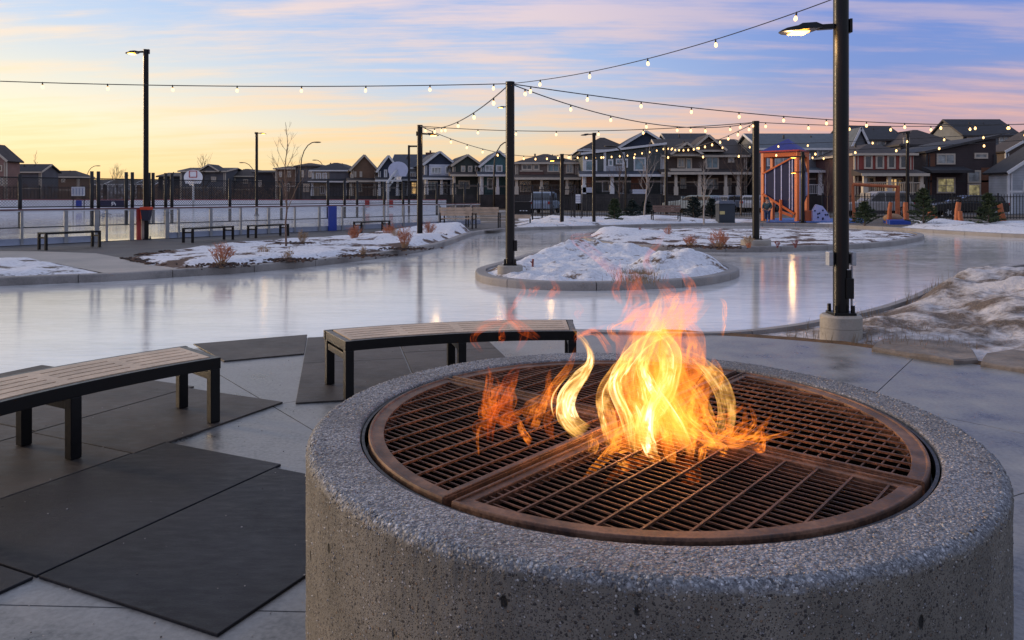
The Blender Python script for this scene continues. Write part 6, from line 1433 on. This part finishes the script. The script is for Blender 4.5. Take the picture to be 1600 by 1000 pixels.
def logpost(label, px0, py0, px1, py1, r, d):
    a = Vector((PX(px0, d), d, PZ(py0, d))); b = Vector((PX(px1, d), d, PZ(py1, d))); t = thing('play_log', label, 'play log', tuple(a), 0, 'orange logs of the playground climber')
    mb = MB(); v_ = b-a; mb.tube([(0, 0, 0), v_*.3+Vector((.02, 0, 0)), v_*.7-Vector((.02, 0, 0)), v_], [r, r*1.05, r*.95, r*.85], 10); mb.build('log', LOG, t, smooth='auto')
logpost('short upright orange log left of the tall pine', 1388, 350, 1392, 316, .11, 39.5)
logpost('tall orange log standing before the red house porch', 1402, 347, 1403, 290, .12, 41)
logpost('orange log right beside the tall orange log', 1416, 352, 1415, 316, .13, 39)
logpost('stubby orange log at the foot of the tall pine', 1461, 351, 1461, 336, .13, 39)
logpost('leaning orange log, left one of the pair before the black car', 1494, 357, 1498, 316, .13, 36.5)
logpost('shorter orange log, right one of the pair before the black car', 1503, 360, 1500, 330, .11, 36)
logpost('leaning orange log right of the rightmost pine', 1568, 351, 1562, 318, .14, 39)
logpost('thin orange pole hugging the tall light post', 1334, 346, 1333, 288, .08, 41)
logpost('orange log lying as a high beam before the red house balcony', 1333, 288, 1404, 292, .09, 41)
logpost('orange log slanting down in the pine shadow', 1448, 343, 1455, 330, .1, 39)
t = thing('boulder', 'tan boulder beside the blue play surface', 'boulder', (PX(1395, 40), 40, .1)); mb = MB(); mb.sphere((0, 0, .25), .42, 10, 7, (1.2, 1, .6)); mb.build('stone', M('tan_stone', (.36, .22, .12), .8, 0, .3, 4), t, smooth=True)

# a child in dark winter clothes beside the tower: one skinned body, clothes as children
def skinbody(name, verts, edges, mat, parent, root_i=0, sub=2):
    me = bpy.data.meshes.new(name); me.from_pydata([v[:3] for v in verts], edges, []); me.materials.append(mat)
    o = bpy.data.objects.new(name, me); C.objects.link(o); o.parent = parent
    sk = o.modifiers.new('skin', 'SKIN'); sv = me.skin_vertices[0].data if me.skin_vertices else None
    if sv is None:
        bm = bmesh.new(); bm.from_mesh(me); bm.verts.layers.skin.verify(); bm.to_mesh(me); bm.free(); sv = me.skin_vertices[0].data
    for i, v in enumerate(verts): sv[i].radius = (v[3], v[3]*(v[4] if len(v) > 4 else 1)); sv[i].use_root = (i == root_i)
    s_ = o.modifiers.new('sub', 'SUBSURF'); s_.levels = sub; s_.render_levels = sub
    me.polygons.foreach_set('use_smooth', [True]*len(me.polygons)); return o
k = 1.28
person = thing('person', 'person in dark teal winter jacket and blue trousers beside the orange tower', 'person', (PX(1199, 41.5), 41.5, .11), R(-35)); person.scale = (k, k, k)
SKIN_ = M('skin', (.42, .25, .18), .55); JAC = M('teal_jacket', (.02, .055, .075), .7, 0, .3); TRO = M('blue_trousers', (.02, .05, .14), .7, 0, .3)
bv = [(0, 0, .50, .085), (0, .0, .62, .095), (0, -.01, .74, .10), (0, -.02, .83, .045), (0, -.03, .89, .055), (0, -.035, .96, .062), (0, -.03, 1.01, .04),
      (.12, -.01, .77, .045), (.17, -.02, .64, .035), (.14, -.12, .54, .028), (.12, -.17, .50, .024), (-.12, -.01, .77, .045), (-.17, -.02, .64, .035), (-.14, -.12, .54, .028), (-.12, -.17, .50, .024),
      (.06, 0, .46, .065), (.075, -.03, .26, .048), (.07, .02, .05, .035), (.07, -.07, .03, .032), (-.06, 0, .46, .065), (-.08, .03, .26, .048), (-.075, .07, .05, .035), (-.075, -.02, .03, .032)]
be = [(0, 1), (1, 2), (2, 3), (3, 4), (4, 5), (5, 6), (2, 7), (7, 8), (8, 9), (9, 10), (2, 11), (11, 12), (12, 13), (13, 14), (0, 15), (15, 16), (16, 17), (17, 18), (0, 19), (19, 20), (20, 21), (21, 22)]
skinbody('body', bv, be, SKIN_, person)
skinbody('jacket', [(0, 0, .48, .115), (0, 0, .62, .115), (0, -.01, .75, .115), (0, -.015, .83, .062), (.13, -.01, .77, .062), (.175, -.02, .64, .05), (.15, -.11, .55, .042), (-.13, -.01, .77, .062), (-.175, -.02, .64, .05), (-.15, -.11, .55, .042)], [(0, 1), (1, 2), (2, 3), (2, 4), (4, 5), (5, 6), (2, 7), (7, 8), (8, 9)], JAC, person)
skinbody('trousers', [(0, 0, .49, .10), (.065, 0, .44, .08), (.075, -.03, .26, .062), (.07, .02, .09, .05), (-.065, 0, .44, .08), (-.08, .03, .26, .062), (-.075, .07, .09, .05)], [(0, 1), (1, 2), (2, 3), (0, 4), (4, 5), (5, 6)], TRO, person)
mb = MB(); mb.sphere((0, -.02, .985), .08, 12, 8, (1, 1, .85)); mb.sphere((0, -.02, 1.065), .022, 8, 5); mb.build('hat', JAC, person, smooth=True)
mb = MB(); [mb.sphere((sx*.022, -.098, .955), .008, 6, 4) for sx in (-1, 1)]; mb.sphere((0, -.103, .935), .011, 6, 4); mb.b2((-.018, -.095, .905), (.018, -.088, .911)); mb.build('face', M('dark_features', (.12, .06, .05), .6), person)
for s_ in (-1, 1):
    for f_ in range(4):
        pass
mb = MB()
for sx in (-1, 1):
    for q in range(4): mb.tube([(sx*.12+(q-1.5)*.012, -.175, .497), (sx*.12+(q-1.5)*.013, -.20+.003*abs(q-1.5), .485), (sx*.12+(q-1.5)*.012, -.212, .468)], [.007, .0065, .005], 6)
    mb.tube([(sx*.12-sx*.025, -.165, .495), (sx*.12-sx*.04, -.185, .485)], [.007, .005], 6)
mb.build('fingers', SKIN_, person, smooth=True)
